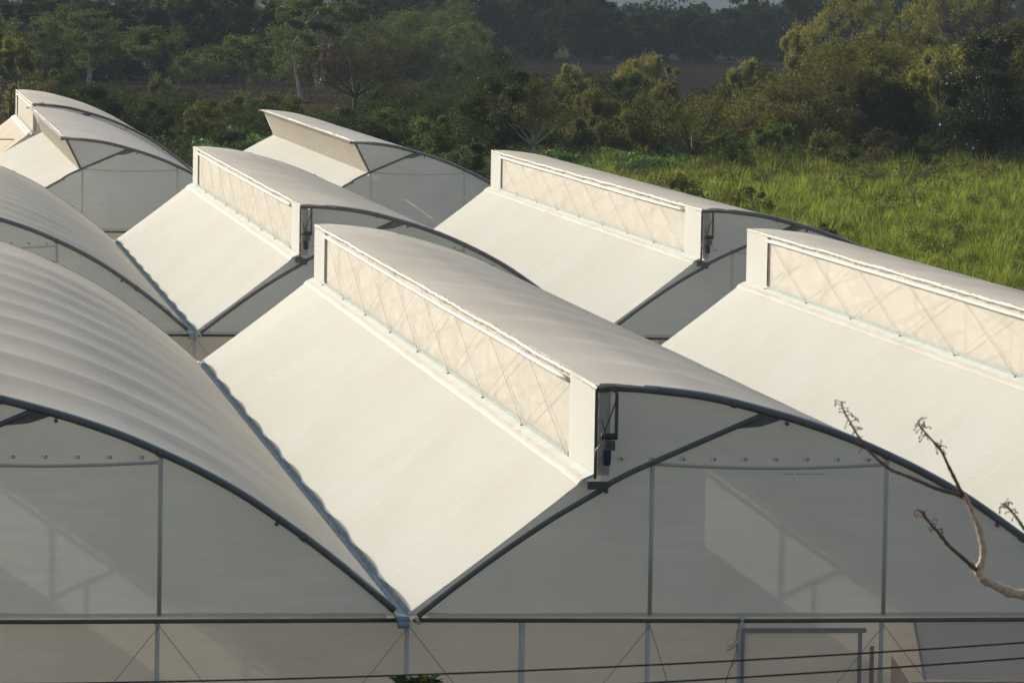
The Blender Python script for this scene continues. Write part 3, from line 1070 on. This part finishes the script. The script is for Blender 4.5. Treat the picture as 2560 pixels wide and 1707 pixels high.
def spikes_mesh(name, segs, mat):
    q = np.array([s[0] for s in segs])
    e = np.array([s[1] for s in segs])
    r0 = np.array([s[2] for s in segs])[:, None]
    r1 = np.array([s[3] for s in segs])[:, None]
    t = e - q
    t /= np.linalg.norm(t, axis=1)[:, None] + 1e-9
    a = np.cross(t, np.array([0.3, 0.2, 1.0]))
    a /= np.linalg.norm(a, axis=1)[:, None] + 1e-9
    b = np.cross(t, a)
    V = []
    for k in range(3):
        c0, s0 = math.cos(k * 2.094), math.sin(k * 2.094)
        c1, s1 = math.cos((k + 1) * 2.094), math.sin((k + 1) * 2.094)
        V.append(np.stack([q + r0 * (c0 * a + s0 * b), q + r0 * (c1 * a + s1 * b), e + r1 * (c1 * a + s1 * b), e + r1 * (c0 * a + s0 * b)], 1))
    return quads_mesh(name, np.concatenate(V), mat)


TREE_STATS = {'leaves': 0}


def tree(name, label, cat, px, py, wpx, top, kind, leaf, bark='bark_dark', seed=1, group=None, forks=2, basefrac=None, density=1.0, size=None, depth=1.0):
    g = at_ground(px, py)
    dist = np.linalg.norm(g - np.array(CAM))
    s = FPX / dist
    w_ = wpx / s
    h = (py - top) / s
    rs = np.random.RandomState(seed)
    root = empty(name, tuple(g), label, cat, group)
    lsz = size or max(0.11, 3.0 / s * 0.9)
    mb = MB()
    if kind in ('round', 'feather', 'layer', 'shrub'):
        bf = basefrac if basefrac is not None else {'round': 0.22, 'feather': 0.18, 'layer': 0.45, 'shrub': 0.02}[kind]
        base = h * bf
        area = w_ * (h - base) * 0.8
        asp = {'round': 0.6, 'feather': 0.28, 'layer': 0.6, 'shrub': 0.6}[kind]
        la = 2 * lsz * lsz * asp * 0.9
        nl = int(min(22000, area * 4.2 * density / la))
        lobes = int(np.clip(area / {'round': 1.3, 'feather': 0.7, 'layer': 1.1, 'shrub': 0.8}[kind], 16, 120))
        per = max(12, nl // lobes)
        clump = {'round': 0.95, 'feather': 0.62, 'layer': 1.0, 'shrub': 0.8}[kind] * (area / lobes) ** 0.5 * 0.95
        pts, cs = crown_points(rs, w_ * 0.95, h * 0.97, base, lobes, per, clump, {'round': .75, 'feather': 1.25, 'layer': .5, 'shrub': .8}[kind])
        pts[:, 2] = np.maximum(pts[:, 2], 0.1)
        Q = leaf_quads(pts, rs, lsz, asp, 0.35, kind == 'feather')
        TREE_STATS['leaves'] += len(Q)
        trunk_mesh(rs, mb, cs[:45], h, max(base, h * 0.15), max(0.05, 0.028 * h), forks=forks, lean=0.06 if forks == 1 else 0.13)
        tr = mb.build('trunk', M[bark], root, True)
        link('crown', quads_mesh('crown', Q, L[leaf]), root)
    elif kind == 'bare':
        base = h * (basefrac if basefrac is not None else 0.2)
        r0 = max(0.06, 0.022 * h)
        segs = []
        mains = 9
        tp = np.array([rs.normal(0, .3), rs.normal(0, .3), base])
        mb.tube([(0, 0, 0), tp * 0.5 + rs.normal(0, .1, 3) * np.array([1, 1, 0]), tp], [r0 * 1.2, r0, r0 * .8], 7)
        for i in range(mains):
            a = 2 * math.pi * (i + rs.uniform(-.3, .3)) / mains
            el = rs.uniform(0.35, 1.15)
            ex = np.array([math.cos(a) * w_ * 0.40 * math.cos(el) * 1.25, math.sin(a) * w_ * 0.4 * math.cos(el) * 1.25, base + (h - base) * 0.75 * math.sin(el)])
            mid = tp * .5 + ex * .5 + np.array([0, 0, 0.10 * h]) * rs.uniform(-.4, 1)
            mb.tube([tp, tp * .6 + mid * .4, mid, (mid + ex) / 2 + rs.normal(0, .12, 3), ex], [r0 * .6, r0 * .5, r0 * .36, r0 * .25, r0 * .14], 5, False)
            for t in np.linspace(0.3, 1, 7):
                q = tp * (1 - t) + ex * t if t < .5 else mid * (1 - (t - .5) * 2) + ex * (t - .5) * 2
                dv = (ex - tp) / np.linalg.norm(ex - tp) + rs.normal(0, .45, 3) + np.array([0, 0, 0.35])
                twig_ribbons(rs, [q], [dv], 4, h * 0.115, max(0.018, 0.0035 * h), segs, 0.5, 3)
        mb.build('trunk', M[bark], root, True)
        link('crown', spikes_mesh('crown', segs, M[bark] if leaf is None else L[leaf]), root)
        if leaf is not None:
            # sparse small leaves on the twigs
            e = np.array([x[1] for x in segs])
            rs.shuffle(e)
            e = e[:int(len(e) * 0.8 * density)]
            Q = leaf_quads(e + rs.normal(0, .12, e.shape), rs, lsz * 0.8, 0.5, 0.2)
            TREE_STATS['leaves'] += len(Q)
            link('leaves', quads_mesh('leaves', Q, L[leaf]), root)
    return root


# ------------------------------------------------------------------ trees and shrubs
BG = 'trees and shrubs behind the greenhouses'
T_ = [
    # name, label, cat, x, base y, width, top y, kind, leaf, bark, extra
    # left background
    ('broadleaf_tree', 'wide layered green tree at the far left, above the farthest greenhouse', 'tree', 95, 225, 190, 36, 'layer', 'mid', 'bark_grey', dict(basefrac=.3)),
    ('broadleaf_tree', 'layered green tree with a pale forked stem, right of the far left one', 'tree', 225, 222, 170, 22, 'layer', 'mid', 'bark_pale', dict(basefrac=.28)),
    ('tall_tree', 'dark tall tree cut by the top edge at the far left corner', 'tree', 60, 175, 240, -60, 'round', 'dark', 'bark_dark', {}),
    ('tall_tree', 'dark tall tree cut by the top edge above the pale forked stem', 'tree', 260, 172, 260, -70, 'round', 'dark', 'bark_grey', {}),
    ('shrub', 'yellow green bushy shrub on the left edge beside the farthest greenhouse roof', 'shrub', 30, 320, 120, 95, 'feather', 'yellow', 'bark_dark', {}),
    ('shrub', 'olive shrub between the left edge shrub and the layered trees', 'shrub', 110, 300, 130, 165, 'shrub', 'olive', 'bark_dark', {}),
    ('broadleaf_tree', 'low crowned green tree hanging over the reddish dry strip', 'tree', 372, 215, 150, 62, 'layer', 'bright', 'bark_dark', dict(basefrac=.35)),
    ('tall_tree', 'dark tall tree between the two layered greens at the top edge', 'tree', 440, 165, 250, -80, 'round', 'dark', 'bark_dark', {}),
    ('tall_tree', 'tall tree with a thick dark straight trunk cut by the top edge', 'tree', 572, 185, 240, -110, 'round', 'mid', 'bark_dark', dict(forks=1, basefrac=.35)),
    ('broadleaf_tree', 'sunlit rounded green tree left of the white forked trunk', 'tree', 612, 215, 190, 78, 'layer', 'bright', 'bark_dark', dict(basefrac=.25)),
    ('tall_tree', 'tall green tree with a white forked trunk cut by the top edge', 'tree', 800, 235, 250, -70, 'layer', 'mid', 'bark_pale', dict(forks=3, basefrac=.45, density=1.2)),
    ('slim_tree', 'slim tree with a small crown on a thin white stem', 'tree', 752, 265, 95, 72, 'layer', 'bright', 'bark_pale', dict(forks=1, basefrac=.5)),
    ('bare_tree', 'brown wide spreading tree nearly without leaves, centre left', 'tree', 885, 335, 330, 92, 'bare', 'brown', 'bark_dark', dict(basefrac=.38, density=.9)),
    ('bush', 'dark rounded bush right behind the farthest greenhouse roof', 'bush', 250, 345, 190, 205, 'shrub', 'dark', 'bark_dark', {}),
    ('bush', 'dark bush with a hanging tip, right of the farthest greenhouse', 'bush', 385, 365, 150, 235, 'shrub', 'dark', 'bark_dark', {}),
    ('leaning_tree', 'narrow leaning tree hung with climbing leaves in the left thicket', 'tree', 402, 300, 60, 180, 'feather', 'mid', 'bark_pale', dict(forks=1, basefrac=.15)),
    ('bush', 'light green loose bush between the two back greenhouse roofs', 'bush', 510, 350, 110, 250, 'shrub', 'olive', 'bark_dark', {}),
    ('bush', 'green bush left of the leaning vent of the back greenhouse', 'bush', 600, 330, 120, 225, 'shrub', 'mid', 'bark_dark', {}),
    ('bush', 'small bush with yellow green tips above the back greenhouse ridge', 'bush', 700, 330, 110, 215, 'shrub', 'olive', 'bark_dark', {}),
    ('bush', 'dull green bush right of the brown leafless tree trunk', 'bush', 985, 375, 150, 265, 'shrub', 'mid', 'bark_dark', {}),
    ('bush', 'yellow flecked bush above the back greenhouse right slope', 'bush', 1080, 405, 150, 285, 'shrub', 'bright', 'bark_dark', {}),
    ('bush', 'dark bush at the foot of the back greenhouse right slope', 'bush', 1160, 440, 150, 345, 'shrub', 'dark', 'bark_dark', {}),
    # centre
    ('broadleaf_tree', 'dark green tree with two rounded heads, standing left of the pale willows', 'tree', 1245, 420, 180, 128, 'round', 'dark', 'bark_dark', dict(basefrac=.1)),
    ('bare_tree', 'grey twiggy tree with pale twin stems below the pale willows', 'tree', 1335, 425, 190, 190, 'bare', 'olive', 'bark_pale', dict(basefrac=.25, density=.5)),
    ('willow', 'smaller pale yellow green willow in the centre background', 'tree', 1425, 330, 110, 152, 'feather', 'willow', 'bark_dark', {}),
    ('willow', 'larger pale yellow green willow with a pointed top in the centre background', 'tree', 1600, 330, 200, 122, 'feather', 'yellow', 'bark_dark', {}),
    ('broadleaf_tree', 'small dark tree standing in front of the larger pale willow', 'tree', 1570, 345, 120, 180, 'round', 'dark', 'bark_dark', {}),
    ('feathery_tree', 'dull olive feathery tree below the smaller pale willow', 'tree', 1480, 400, 190, 225, 'feather', 'olive', 'bark_dark', {}),
    ('feathery_tree', 'dull olive feathery tree below the larger pale willow', 'tree', 1640, 410, 190, 205, 'feather', 'olive', 'bark_dark', {}),
    ('bare_tree', 'fan shaped twiggy tree with dark limbs sweeping up to the right', 'tree', 1740, 425, 340, 190, 'bare', 'olive', 'bark_dark', dict(basefrac=.16, density=.5)),
    ('willow', 'short pale willow tip standing against the dark ploughed strip', 'tree', 1860, 330, 75, 105, 'feather', 'willow', 'bark_dark', {}),
    # right
    ('willow', 'tall narrow pale green tree rising to a point left of the yellow trees', 'tree', 2000, 330, 110, 24, 'feather', 'willow', 'bark_dark', {}),
    ('yellow_tree', 'broad golden olive tree at the top edge, left one of the right hand pair', 'tree', 2130, 335, 340, -30, 'feather', 'yellow', 'bark_dark', dict(basefrac=.3)),
    ('yellow_tree', 'broad golden olive tree at the top edge, right one of the right hand pair', 'tree', 2370, 345, 340, -60, 'feather', 'yellow', 'bark_dark', dict(basefrac=.3)),
    ('bare_tree', 'brown twiggy fan shaped tree in front of the golden trees', 'tree', 2045, 395, 260, 115, 'bare', 'olive', 'bark_dark', dict(basefrac=.2, density=.8)),
    ('feathery_tree', 'olive feathery tree under the golden trees', 'tree', 2190, 400, 230, 165, 'feather', 'olive', 'bark_dark', {}),
    ('feathery_tree', 'yellowish feathery tree left of the dark glossy tree', 'tree', 2350, 410, 190, 100, 'feather', 'willow', 'bark_dark', dict(density=.8)),
    ('glossy_tree', 'dark tree with glinting glossy leaves at the right edge', 'tree', 2480, 425, 270, 75, 'round', 'glossy', 'bark_dark', dict(basefrac=.05, density=1.3)),
    ('bare_tree', 'dark brown leafless tree in the top right corner', 'tree', 2520, 360, 260, -40, 'bare', 'brown', 'bark_dark', dict(basefrac=.3, density=.5)),
    ('bush', 'bright green bush beside the leafy crop, below the fan shaped twiggy tree', 'bush', 1830, 425, 130, 330, 'shrub', 'bright', 'bark_dark', {}),
    ('bush', 'bright green bush in the middle of the right hand thicket', 'bush', 1945, 415, 160, 298, 'shrub', 'bright', 'bark_dark', {}),
    ('bush', 'dull green bush right of the bright green ones', 'bush', 2080, 425, 150, 330, 'shrub', 'mid', 'bark_dark', {}),
    ('bush', 'dark reddish brown bush under the feathery trees', 'bush', 2190, 425, 160, 320, 'shrub', 'brown', 'bark_dark', {}),
    ('bush', 'dark green bush left of the glossy tree foot', 'bush', 2310, 428, 160, 325, 'shrub', 'dark', 'bark_dark', {}),
    ('bush', 'olive brown bush at the left end of the tall grass', 'bush', 1690, 520, 190, 430, 'shrub', 'olive', 'bark_dark', {}),
    ('bush', 'brown flecked bush behind the right roof of the second greenhouse', 'bush', 1880, 560, 150, 470, 'shrub', 'olive', 'bark_dark', {}),
    ('bush', 'low reddish bush in the grass by the second greenhouse roof', 'bush', 2060, 625, 80, 560, 'shrub', 'brown', 'bark_dark', {}),
]
for i, t in enumerate(T_):
    tree(*t[:10], seed=100 + i * 7, group=BG, **t[10])


# ------------------------------------------------------------------ far wood, undergrowth, crop, grass: uncountable masses
def far_wood():
    rs = np.random.RandomState(77)
    Qs = []
    for row, (by, n) in enumerate(((157, 66), (145, 66), (130, 58))):
        for i in range(n):
            px = -1000 + 4600 * (i + rs.uniform(-.4, .4)) / n
            g = at_ground(px, by + rs.uniform(-5, 5) + 40 * max(0.0, min(1.0, (1000 - px) / 150.0)))
            s = FPX / np.linalg.norm(g - np.array(CAM))
            topp = {True: rs.uniform(8, 30), False: rs.uniform(-50, -8)}[1480 < px < 1960 and rs.rand() < .8]
            h = (by - topp) / s
            w_ = rs.uniform(110, 190) / s
            pts, cs = crown_points(rs, w_, h, h * 0.03, 46, 90, w_ * 0.13, 0.7)
            pts[:, 2] = np.maximum(pts[:, 2], 0.1)
            Qs.append(leaf_quads(pts + g, rs, 0.42, 0.6, 0.3))
    Q = np.concatenate(Qs)
    o = link('far_wood', quads_mesh('far_wood', Q, L['far']))
    tag(o, 'dark distant wood across the top of the view behind the ploughed field', 'wood', kind='stuff')
    TREE_STATS['leaves'] += len(Q)


def thicket():
    rs = np.random.RandomState(55)
    for nm, lab, leaf, items in (
        ('thicket', 'dense olive thicket filling the gaps behind the single trees on the right', 'olive',
         [(rs.uniform(1900, 2700), rs.uniform(335, 405), 0) for _ in range(30)] + [(rs.uniform(2650, 3400), rs.uniform(335, 420), 0) for _ in range(40)] + [(rs.uniform(1150, 2700), rs.uniform(335, 405), 0) for _ in range(110)]),
        ('centre_thicket', 'dense dark thicket behind the roofs in the middle', 'dark',
         [(rs.uniform(880, 1950), rs.uniform(285, 400), 4) for _ in range(60)]),
        ('left_thicket', 'dense green thicket behind the single trees on the left', 'mid',
         [(rs.uniform(-150, 1180), rs.uniform(168, 215), 1) for _ in range(70)] + [(rs.uniform(-1000, -100), rs.uniform(168, 320), 1) for _ in range(50)]),
        ('low_thicket', 'dark low bushes close behind the back greenhouse roofs', 'dark',
         [(rs.uniform(130, 480), rs.uniform(300, 350), 2) for _ in range(24)] + [(rs.uniform(480, 1200), rs.uniform(325, 400), 3) for _ in range(34)])):
        Qs = []
        for px, by, kind in items:
            g = at_ground(px, by)
            s = FPX / np.linalg.norm(g - np.array(CAM))
            if kind == 0:
                tall = np.interp(px, [1150, 1850, 1960, 2100, 2700], [95, 110, 200, 290, 330])
                hp = tall * rs.uniform(.6, 1.0)
                wp = rs.uniform(110, 190)
            elif kind == 1:
                hp, wp = rs.uniform(70, 190), rs.uniform(110, 200)
                if 430 < px < 720 and by > 185:
                    hp *= .4
            elif kind == 2:
                hp, wp = rs.uniform(50, 110), rs.uniform(80, 130)
            elif kind == 4:
                hp, wp = rs.uniform(70, 135), rs.uniform(100, 170)
            else:
                hp, wp = rs.uniform(40, 95), rs.uniform(80, 150)
            h, w_ = hp / s, wp / s
            lob = int(np.clip(h * w_ / 1.3, 10, 50))
            lsz = max(.12, 2.9 / s)
            per = int(h * w_ * 2.6 / (lsz * lsz) / lob)
            pts, cs = crown_points(rs, w_, h, h * .04, lob, min(per, 260), 0.85 * (h * w_ / lob) ** .5, 0.85)
            pts[:, 2] = np.maximum(pts[:, 2], 0.1)
            Qs.append(leaf_quads(pts + g, rs, lsz, 0.5, 0.3))
        Q = np.concatenate(Qs)
        TREE_STATS['leaves'] += len(Q)
        tag(link(nm, quads_mesh(nm, Q, L[leaf])), lab, 'thicket', kind='stuff')


def far_field():
    mt, n, out = new_mat('ploughed_soil')
    tc = n.nodes.new('ShaderNodeTexCoord').outputs['Object']
    b = noise(n, mapping(n, tc, (0.04, 0.5, 1)), 1.0, 5, 0.6)
    p = n.nodes.new('ShaderNodeBsdfDiffuse')
    n.links.new(mixc(n, ramp(n, b, [(.35, 0.), (.7, 1.)]), (0.022, 0.019, 0.019), (0.040, 0.032, 0.030)), p.inputs[0])
    n.links.new(p.outputs[0], out.inputs[0])
    m = MB()
    a, b2, c, d = [at_ground(*q) for q in ((-1500, 262), (4000, 262), (4000, 152), (-1500, 152))]
    for q in (a, b2, c, d):
        q[2] = GZ + 0.25
    m.add([a, b2, c, d], [(0, 1, 2, 3)])
    o = m.build('field', mt)
    tag(o, 'dark purplish ploughed field in front of the far wood', 'field', kind='structure')


def undergrowth():
    rs = np.random.RandomState(9)
    for nm, lab, leaf, n, xr, yr, hh, sz in (
            ('undergrowth', 'dark low thicket filling the gaps between the trees', 'dark', 60000, (-50, 2700), (300, 430), 1.3, 0.17),
            ('brown_scrub', 'brown dry scrub along the near side of the thicket', 'brown', 16000, (900, 2500), (395, 470), 1.0, 0.14),
            ('dry_scrub', 'reddish dry grass and scrub in the strips behind the trees', 'brown', 50000, (-100, 1250), (185, 300), 0.7, 0.15)):
        px = rs.uniform(*xr, n)
        py = rs.uniform(*yr, n)
        G = np.array([at_ground(a, b) for a, b in zip(px, py)])
        clumpn = np.sin(G[:, 0] * .35 + 3) * np.sin(G[:, 1] * .21) + rs.uniform(-.5, .5, n)
        z = hh * (0.5 + 0.5 * np.clip(clumpn, -1, 1.2)) * rs.uniform(0, 1, n) ** .7
        G[:, 2] += z
        Q = leaf_quads(G, rs, sz, 0.6, 0.4)
        o = link(nm, quads_mesh(nm, Q, L[leaf]))
        tag(o, lab, 'undergrowth', kind='stuff')
        TREE_STATS['leaves'] += n


def weeds():
    rs = np.random.RandomState(63)
    C = []
    for i in range(170):
        px, py = rs.uniform(1550, 2700), rs.uniform(415, 790)
        if i < 70:
            px, py = rs.uniform(1500, 2700), rs.uniform(400, 440)
        g = at_ground(px, py)
        n = rs.randint(60, 260)
        rad = rs.uniform(.4, 1.3)
        d = rs.normal(0, 1, (n, 3)) * np.array([rad * .5, rad * .5, 0.28])
        d[:, 2] = np.abs(d[:, 2]) + rs.uniform(0.2, 0.9)
        C.append(g + d)
    C = np.concatenate(C)
    o = link('weeds', quads_mesh('weeds', leaf_quads(C, rs, 0.085, 0.5, 0.3), L['mid']))
    tag(o, 'leafy weeds scattered among the tall green grass', 'weeds', kind='stuff')


def crop():
    rs = np.random.RandomState(19)
    C = []
    for xr, yr, n in (((1330, 1720), (385, 448), 22000), ((480, 700), (345, 400), 6000), ((1100, 1330), (400, 440), 3500)):
        px = rs.uniform(*xr, n)
        py = rs.uniform(*yr, n)
        G = np.array([at_ground(a, b) for a, b in zip(px, py)])
        G[:, 2] += rs.uniform(0.1, 1.1, n) * (0.75 + 0.25 * np.sin(G[:, 0] * 1.3))
        C.append(G)
    C = np.concatenate(C)
    o = link('leafy_crop', quads_mesh('leafy_crop', leaf_quads(C, rs, 0.15, 0.6, 0.25), L['crop']))
    tag(o, 'low bed of shiny broad leaved green crop at the edge of the thicket', 'crop', kind='stuff')


def grass():
    rs = np.random.RandomState(29)

    def blades(nt, per, xr, yr, h0, h1, wdt, rad):
        px = rs.uniform(*xr, nt)
        py = yr[0] + (yr[1] - yr[0]) * rs.uniform(0, 1, nt) ** 0.9
        T = np.array([at_ground(a, b) for a, b in zip(px, py)])
        th = (h0 + (h1 - h0) * rs.uniform(0, 1, nt) ** 1.6)
        fld = np.sin(T[:, 0] * .9 + 1.7 * np.sin(T[:, 1] * .11)) * np.sin(T[:, 1] * .23 + 1.3 * np.sin(T[:, 0] * .37)) + 0.5 * np.sin(T[:, 0] * 2.3 + T[:, 1] * .5)
        th *= np.clip(0.85 + 0.45 * fld, 0.3, 1.6)
        idx = np.repeat(np.arange(nt), per)
        n = len(idx)
        G = T[idx].copy()
        a0 = rs.uniform(0, 2 * math.pi, n)
        r0 = rad * rs.uniform(0, 1, n) ** .7
        G[:, 0] += np.cos(a0) * r0
        G[:, 1] += np.sin(a0) * r0
        hgt = th[idx] * rs.uniform(0.55, 1.1, n)
        ang = a0 + rs.normal(0, .5, n)
        lean = rs.uniform(0.1, 0.5, n) + 0.5 * r0 / rad
        dx = np.stack([np.cos(ang), np.sin(ang), np.zeros(n)], 1)
        sx = np.stack([-np.sin(ang), np.cos(ang), np.zeros(n)], 1) * (wdt * rs.uniform(.6, 1.4, n))[:, None]
        up = np.array([0, 0, 1.0])
        p0 = G
        p1 = G + up * (hgt * .6)[:, None] + dx * (hgt * lean * .35)[:, None]
        p2 = G + up * hgt[:, None] + dx * (hgt * lean)[:, None]
        a = np.stack([p0 - sx, p0 + sx, p1 + sx * .8, p1 - sx * .8], 1)
        b = np.stack([p1 - sx * .8, p1 + sx * .8, p2 + sx * .08, p2 - sx * .08], 1)
        return np.concatenate([a, b])
    Q = np.concatenate([blades(11500, 34, (1250, 3250), (425, 800), 0.35, 1.25, 0.019, 0.6), blades(1500, 20, (1500, 2750), (400, 440), 0.3, 1.2, 0.02, 0.6)])
    o = link('grass', quads_mesh('grass', Q, L['grass']))
    tag(o, 'tall bright green grass field right of the greenhouses', 'grass', kind='stuff')
    Q = np.concatenate([blades(420, 12, (1780, 2750), (388, 452), 0.7, 1.9, 0.022, 0.35), blades(420, 7, (1800, 2750), (440, 800), 0.6, 1.3, 0.016, 0.5)])
    o = link('reed_grass', quads_mesh('reed_grass', Q, L['grass_dry']))
    tag(o, 'yellow reedy grass stalks along the far edge of the green field', 'grass', kind='stuff')


far_wood()
thicket()
far_field()
undergrowth()
weeds()
crop()
grass()

# fence posts in the crop strip
for i, (px, py, hpx) in enumerate(((1542, 452, 55), (1578, 462, 50), (1505, 447, 40))):
    g = at_ground(px, py)
    s = FPX / np.linalg.norm(g - np.array(CAM))
    m = MB()
    m.tube([(0, 0, 0), (0.02, 0, hpx / s)], 0.05, 6)
    o = m.build('fence_post', M['bark_grey'])
    o.location = g
    tag(o, ('grey wooden post in the leafy crop, tallest of the three', 'grey wooden post in the leafy crop, nearest to the tall grass', 'short grey post in the leafy crop, leftmost of the three')[i], 'post', 'fence posts in the leafy crop')


# ------------------------------------------------------------------ foreground: cables, bare branch, shrub tip
def cable(pts, y, r, label):
    P = [at_y(a, b, y) for a, b in pts]
    # smooth curve through the points
    P = np.array(P)
    t = np.linspace(P[0, 0], P[-1, 0], 60)
    cz = np.polyfit(P[:, 0], P[:, 2], 2)
    m = MB()
    m.tube([(a, y, np.polyval(cz, a)) for a in t], r, 6)
    o = m.build('overhead_cable', M['cable'], smooth=True)
    tag(o, label, 'cable', 'overhead cables along the bottom edge')


cable([(-2500, 1668), (0, 1701), (1088, 1689), (2560, 1608), (4300, 1440)], -33.0, 0.0055, 'upper black overhead cable running across the whole bottom of the view')
cable([(-2000, 1790), (860, 1740), (1660, 1706), (2560, 1646), (4300, 1480)], -33.6, 0.0055, 'lower black overhead cable crossing only the bottom right corner')


def branch_tree():
    s = 610.0 / 1594
    y0 = -40.5
    rs = np.random.RandomState(5)

    def w(pts, dy=0.0):
        return [at_y(1950 + a * s, 950 + b * s, y0 + dy * i / max(1, len(pts) - 1)) for i, (a, b) in enumerate(pts)]

    sc = (y0 - CAM[1]) / FPX * s * 1.25               # metres per crop pixel
    root_pos = at_y(3300, 1700, y0)
    root = empty('bare_tree', (root_pos[0], y0, GZ), 'nearly leafless pale branch with budding twigs in front of the greenhouse at right', 'tree')
    off = np.array([root_pos[0], y0, GZ])
    mb = MB()

    def limb(pts, r, dy=0.0):
        P = [p - off for p in w(pts, dy)]
        P = np.array(P)
        n = len(P)
        # knobbly bark: resample and jitter radii
        t = np.linspace(0, n - 1, n * 6)
        Q = np.stack([np.interp(t, np.arange(n), P[:, j]) for j in range(3)], 1)
        k = np.ones(3) / 3
        for j in range(3):
            Q[1:-1, j] = np.convolve(Q[:, j], k, 'valid')
        rr = np.interp(t, np.arange(n), np.linspace(r[0], r[1], n)) * sc
        rr = rr * (1 + 0.22 * (rs.rand(len(rr)) > .7)) * rs.uniform(.9, 1.1, len(rr))
        mb.tube(list(Q), list(rr), 8)
        return Q

    trunk = [(1594, 1400)]
    limb([(2600, 1650), (2200, 1560), (1850, 1440), (1594, 1400), (1500, 1385), (1420, 1345), (1330, 1305), (1290, 1250)], (34, 19))
    up = limb([(1285, 1262), (1318, 1190), (1330, 1130), (1320, 1040), (1300, 960), (1265, 880), (1225, 790), (1203, 757)], (19, 12))
    # trunk down to the ground, outside the picture
    a = w([(2600, 1650)])[0] - off
    mb.tube([(0, 0, 0), (0.05, 0.0, 3.5), (a[0] + .15, 0, a[2] - 1.2), tuple(a), (a[0] + .4, 0.2, a[2] + 1.5), (a[0] + .2, .1, a[2] + 3)], [0.13, 0.11, 0.07, 0.045, 0.035, 0.01], 9)
    mb.build('trunk', M['bark_branch'], root, True)
    twigs = (([(1290, 1245), (1200, 1165), (1100, 1080), (1040, 1000), (985, 940), (930, 870), (895, 840)], (13, 3), -0.3, 0.5),
             ([(1203, 757), (1100, 730), (1000, 700), (900, 655), (800, 615), (730, 590), (640, 520), (560, 440), (500, 350), (450, 260), (410, 190), (400, 140)], (11, 3.2), 0.2, 0.62),
             ([(1195, 757), (1140, 640), (1100, 560), (1060, 470), (1010, 410), (950, 345), (905, 290), (905, 260)], (10, 3), -0.2, 0.4),
             ([(2000, 1480), (1800, 1200), (1594, 970), (1540, 890), (1480, 820), (1440, 805)], (14, 3), 0.3, 0.6))
    for pts, r, dy, tstart in twigs:
        mb = MB()
        Q = limb(pts, r, dy)
        n = len(Q)
        # budding hooks near the tip, knots lower down
        for i in range(int(n * 0.12), n - 1):
            if i > tstart * n:
                for _ in range(1 if rs.rand() < .9 else 2):
                    d = rs.normal(0, 1, 3)
                    d[2] = d[2] * .6 + 0.2
                    d /= np.linalg.norm(d)
                    ln = rs.uniform(24, 62) * sc
                    p0 = Q[i]
                    p1 = p0 + d * ln * .55
                    p2 = p0 + d * ln * .9 + np.array([0, 0, -ln * rs.uniform(-.15, .2)])
                    p3 = p0 + d * ln * 1.0 + np.array([0, 0, -ln * rs.uniform(-.1, .5)])
                    mb.tube([p0, p1, p2, p3], [2.6 * sc, 2.2 * sc, 2.4 * sc, 5.5 * sc], 5)
            elif rs.rand() < .4:
                d = rs.normal(0, 1, 3)
                d /= np.linalg.norm(d)
                mb.tube([Q[i], Q[i] + d * 14 * sc], [5 * sc, 2.5 * sc], 5)
        mb.build('twig', M['twig'], root, True)


branch_tree()


def shrub_tip():
    rs = np.random.RandomState(41)
    y0 = -38.0
    tip = at_y(1052, 1694, y0)
    root = empty('foreground_tree', (tip[0], y0, GZ), 'dark green leafy tree tip poking up at the bottom edge', 'tree')
    h = tip[2] - GZ
    pts, cs = crown_points(rs, 1.6, h, h - 1.9, 40, 120, 0.22, 0.8)
    # a pointed leader
    n = 500
    t = rs.uniform(0, 1, n)
    lead = np.stack([rs.normal(0, .05, n) + .06 * (1 - t) * rs.normal(0, 1, n), rs.normal(0, .06, n), h - 0.45 * (1 - t)], 1)
    pts[:, 2] -= 0.22
    Q = leaf_quads(np.concatenate([pts, lead]), rs, 0.045, 0.6, 0.5)
    mb = MB()
    trunk_mesh(rs, mb, cs[:20], h, h - 2.2, 0.09, forks=1, lean=0.0)
    mb.build('trunk', M['bark_dark'], root, True)
    link('crown', quads_mesh('crown', Q, L['far']), root)


shrub_tip()

# ------------------------------------------------------------------ haze
def haze():
    mt = bpy.data.materials.new('haze_air')
    mt.use_nodes = True
    n = mt.node_tree
    n.nodes.clear()
    out = n.nodes.new('ShaderNodeOutputMaterial')
    v = n.nodes.new('ShaderNodeVolumePrincipled')
    v.inputs['Color'].default_value = (0.62, 0.80, 1.0, 1)
    v.inputs['Density'].default_value = HAZE
    v.inputs['Anisotropy'].default_value = 0.0
    n.links.new(v.outputs[0], out.inputs['Volume'])
    m = MB()
    m.box((-3100, -100, GZ - 4), (4100, 9100, 620))
    o = m.build('haze', mt)
    tag(o, 'thin pale evening haze over the fields', 'haze', kind='stuff')


HAZE = 0.0001
if HAZE > 0:
    haze()
print('leaves', TREE_STATS)
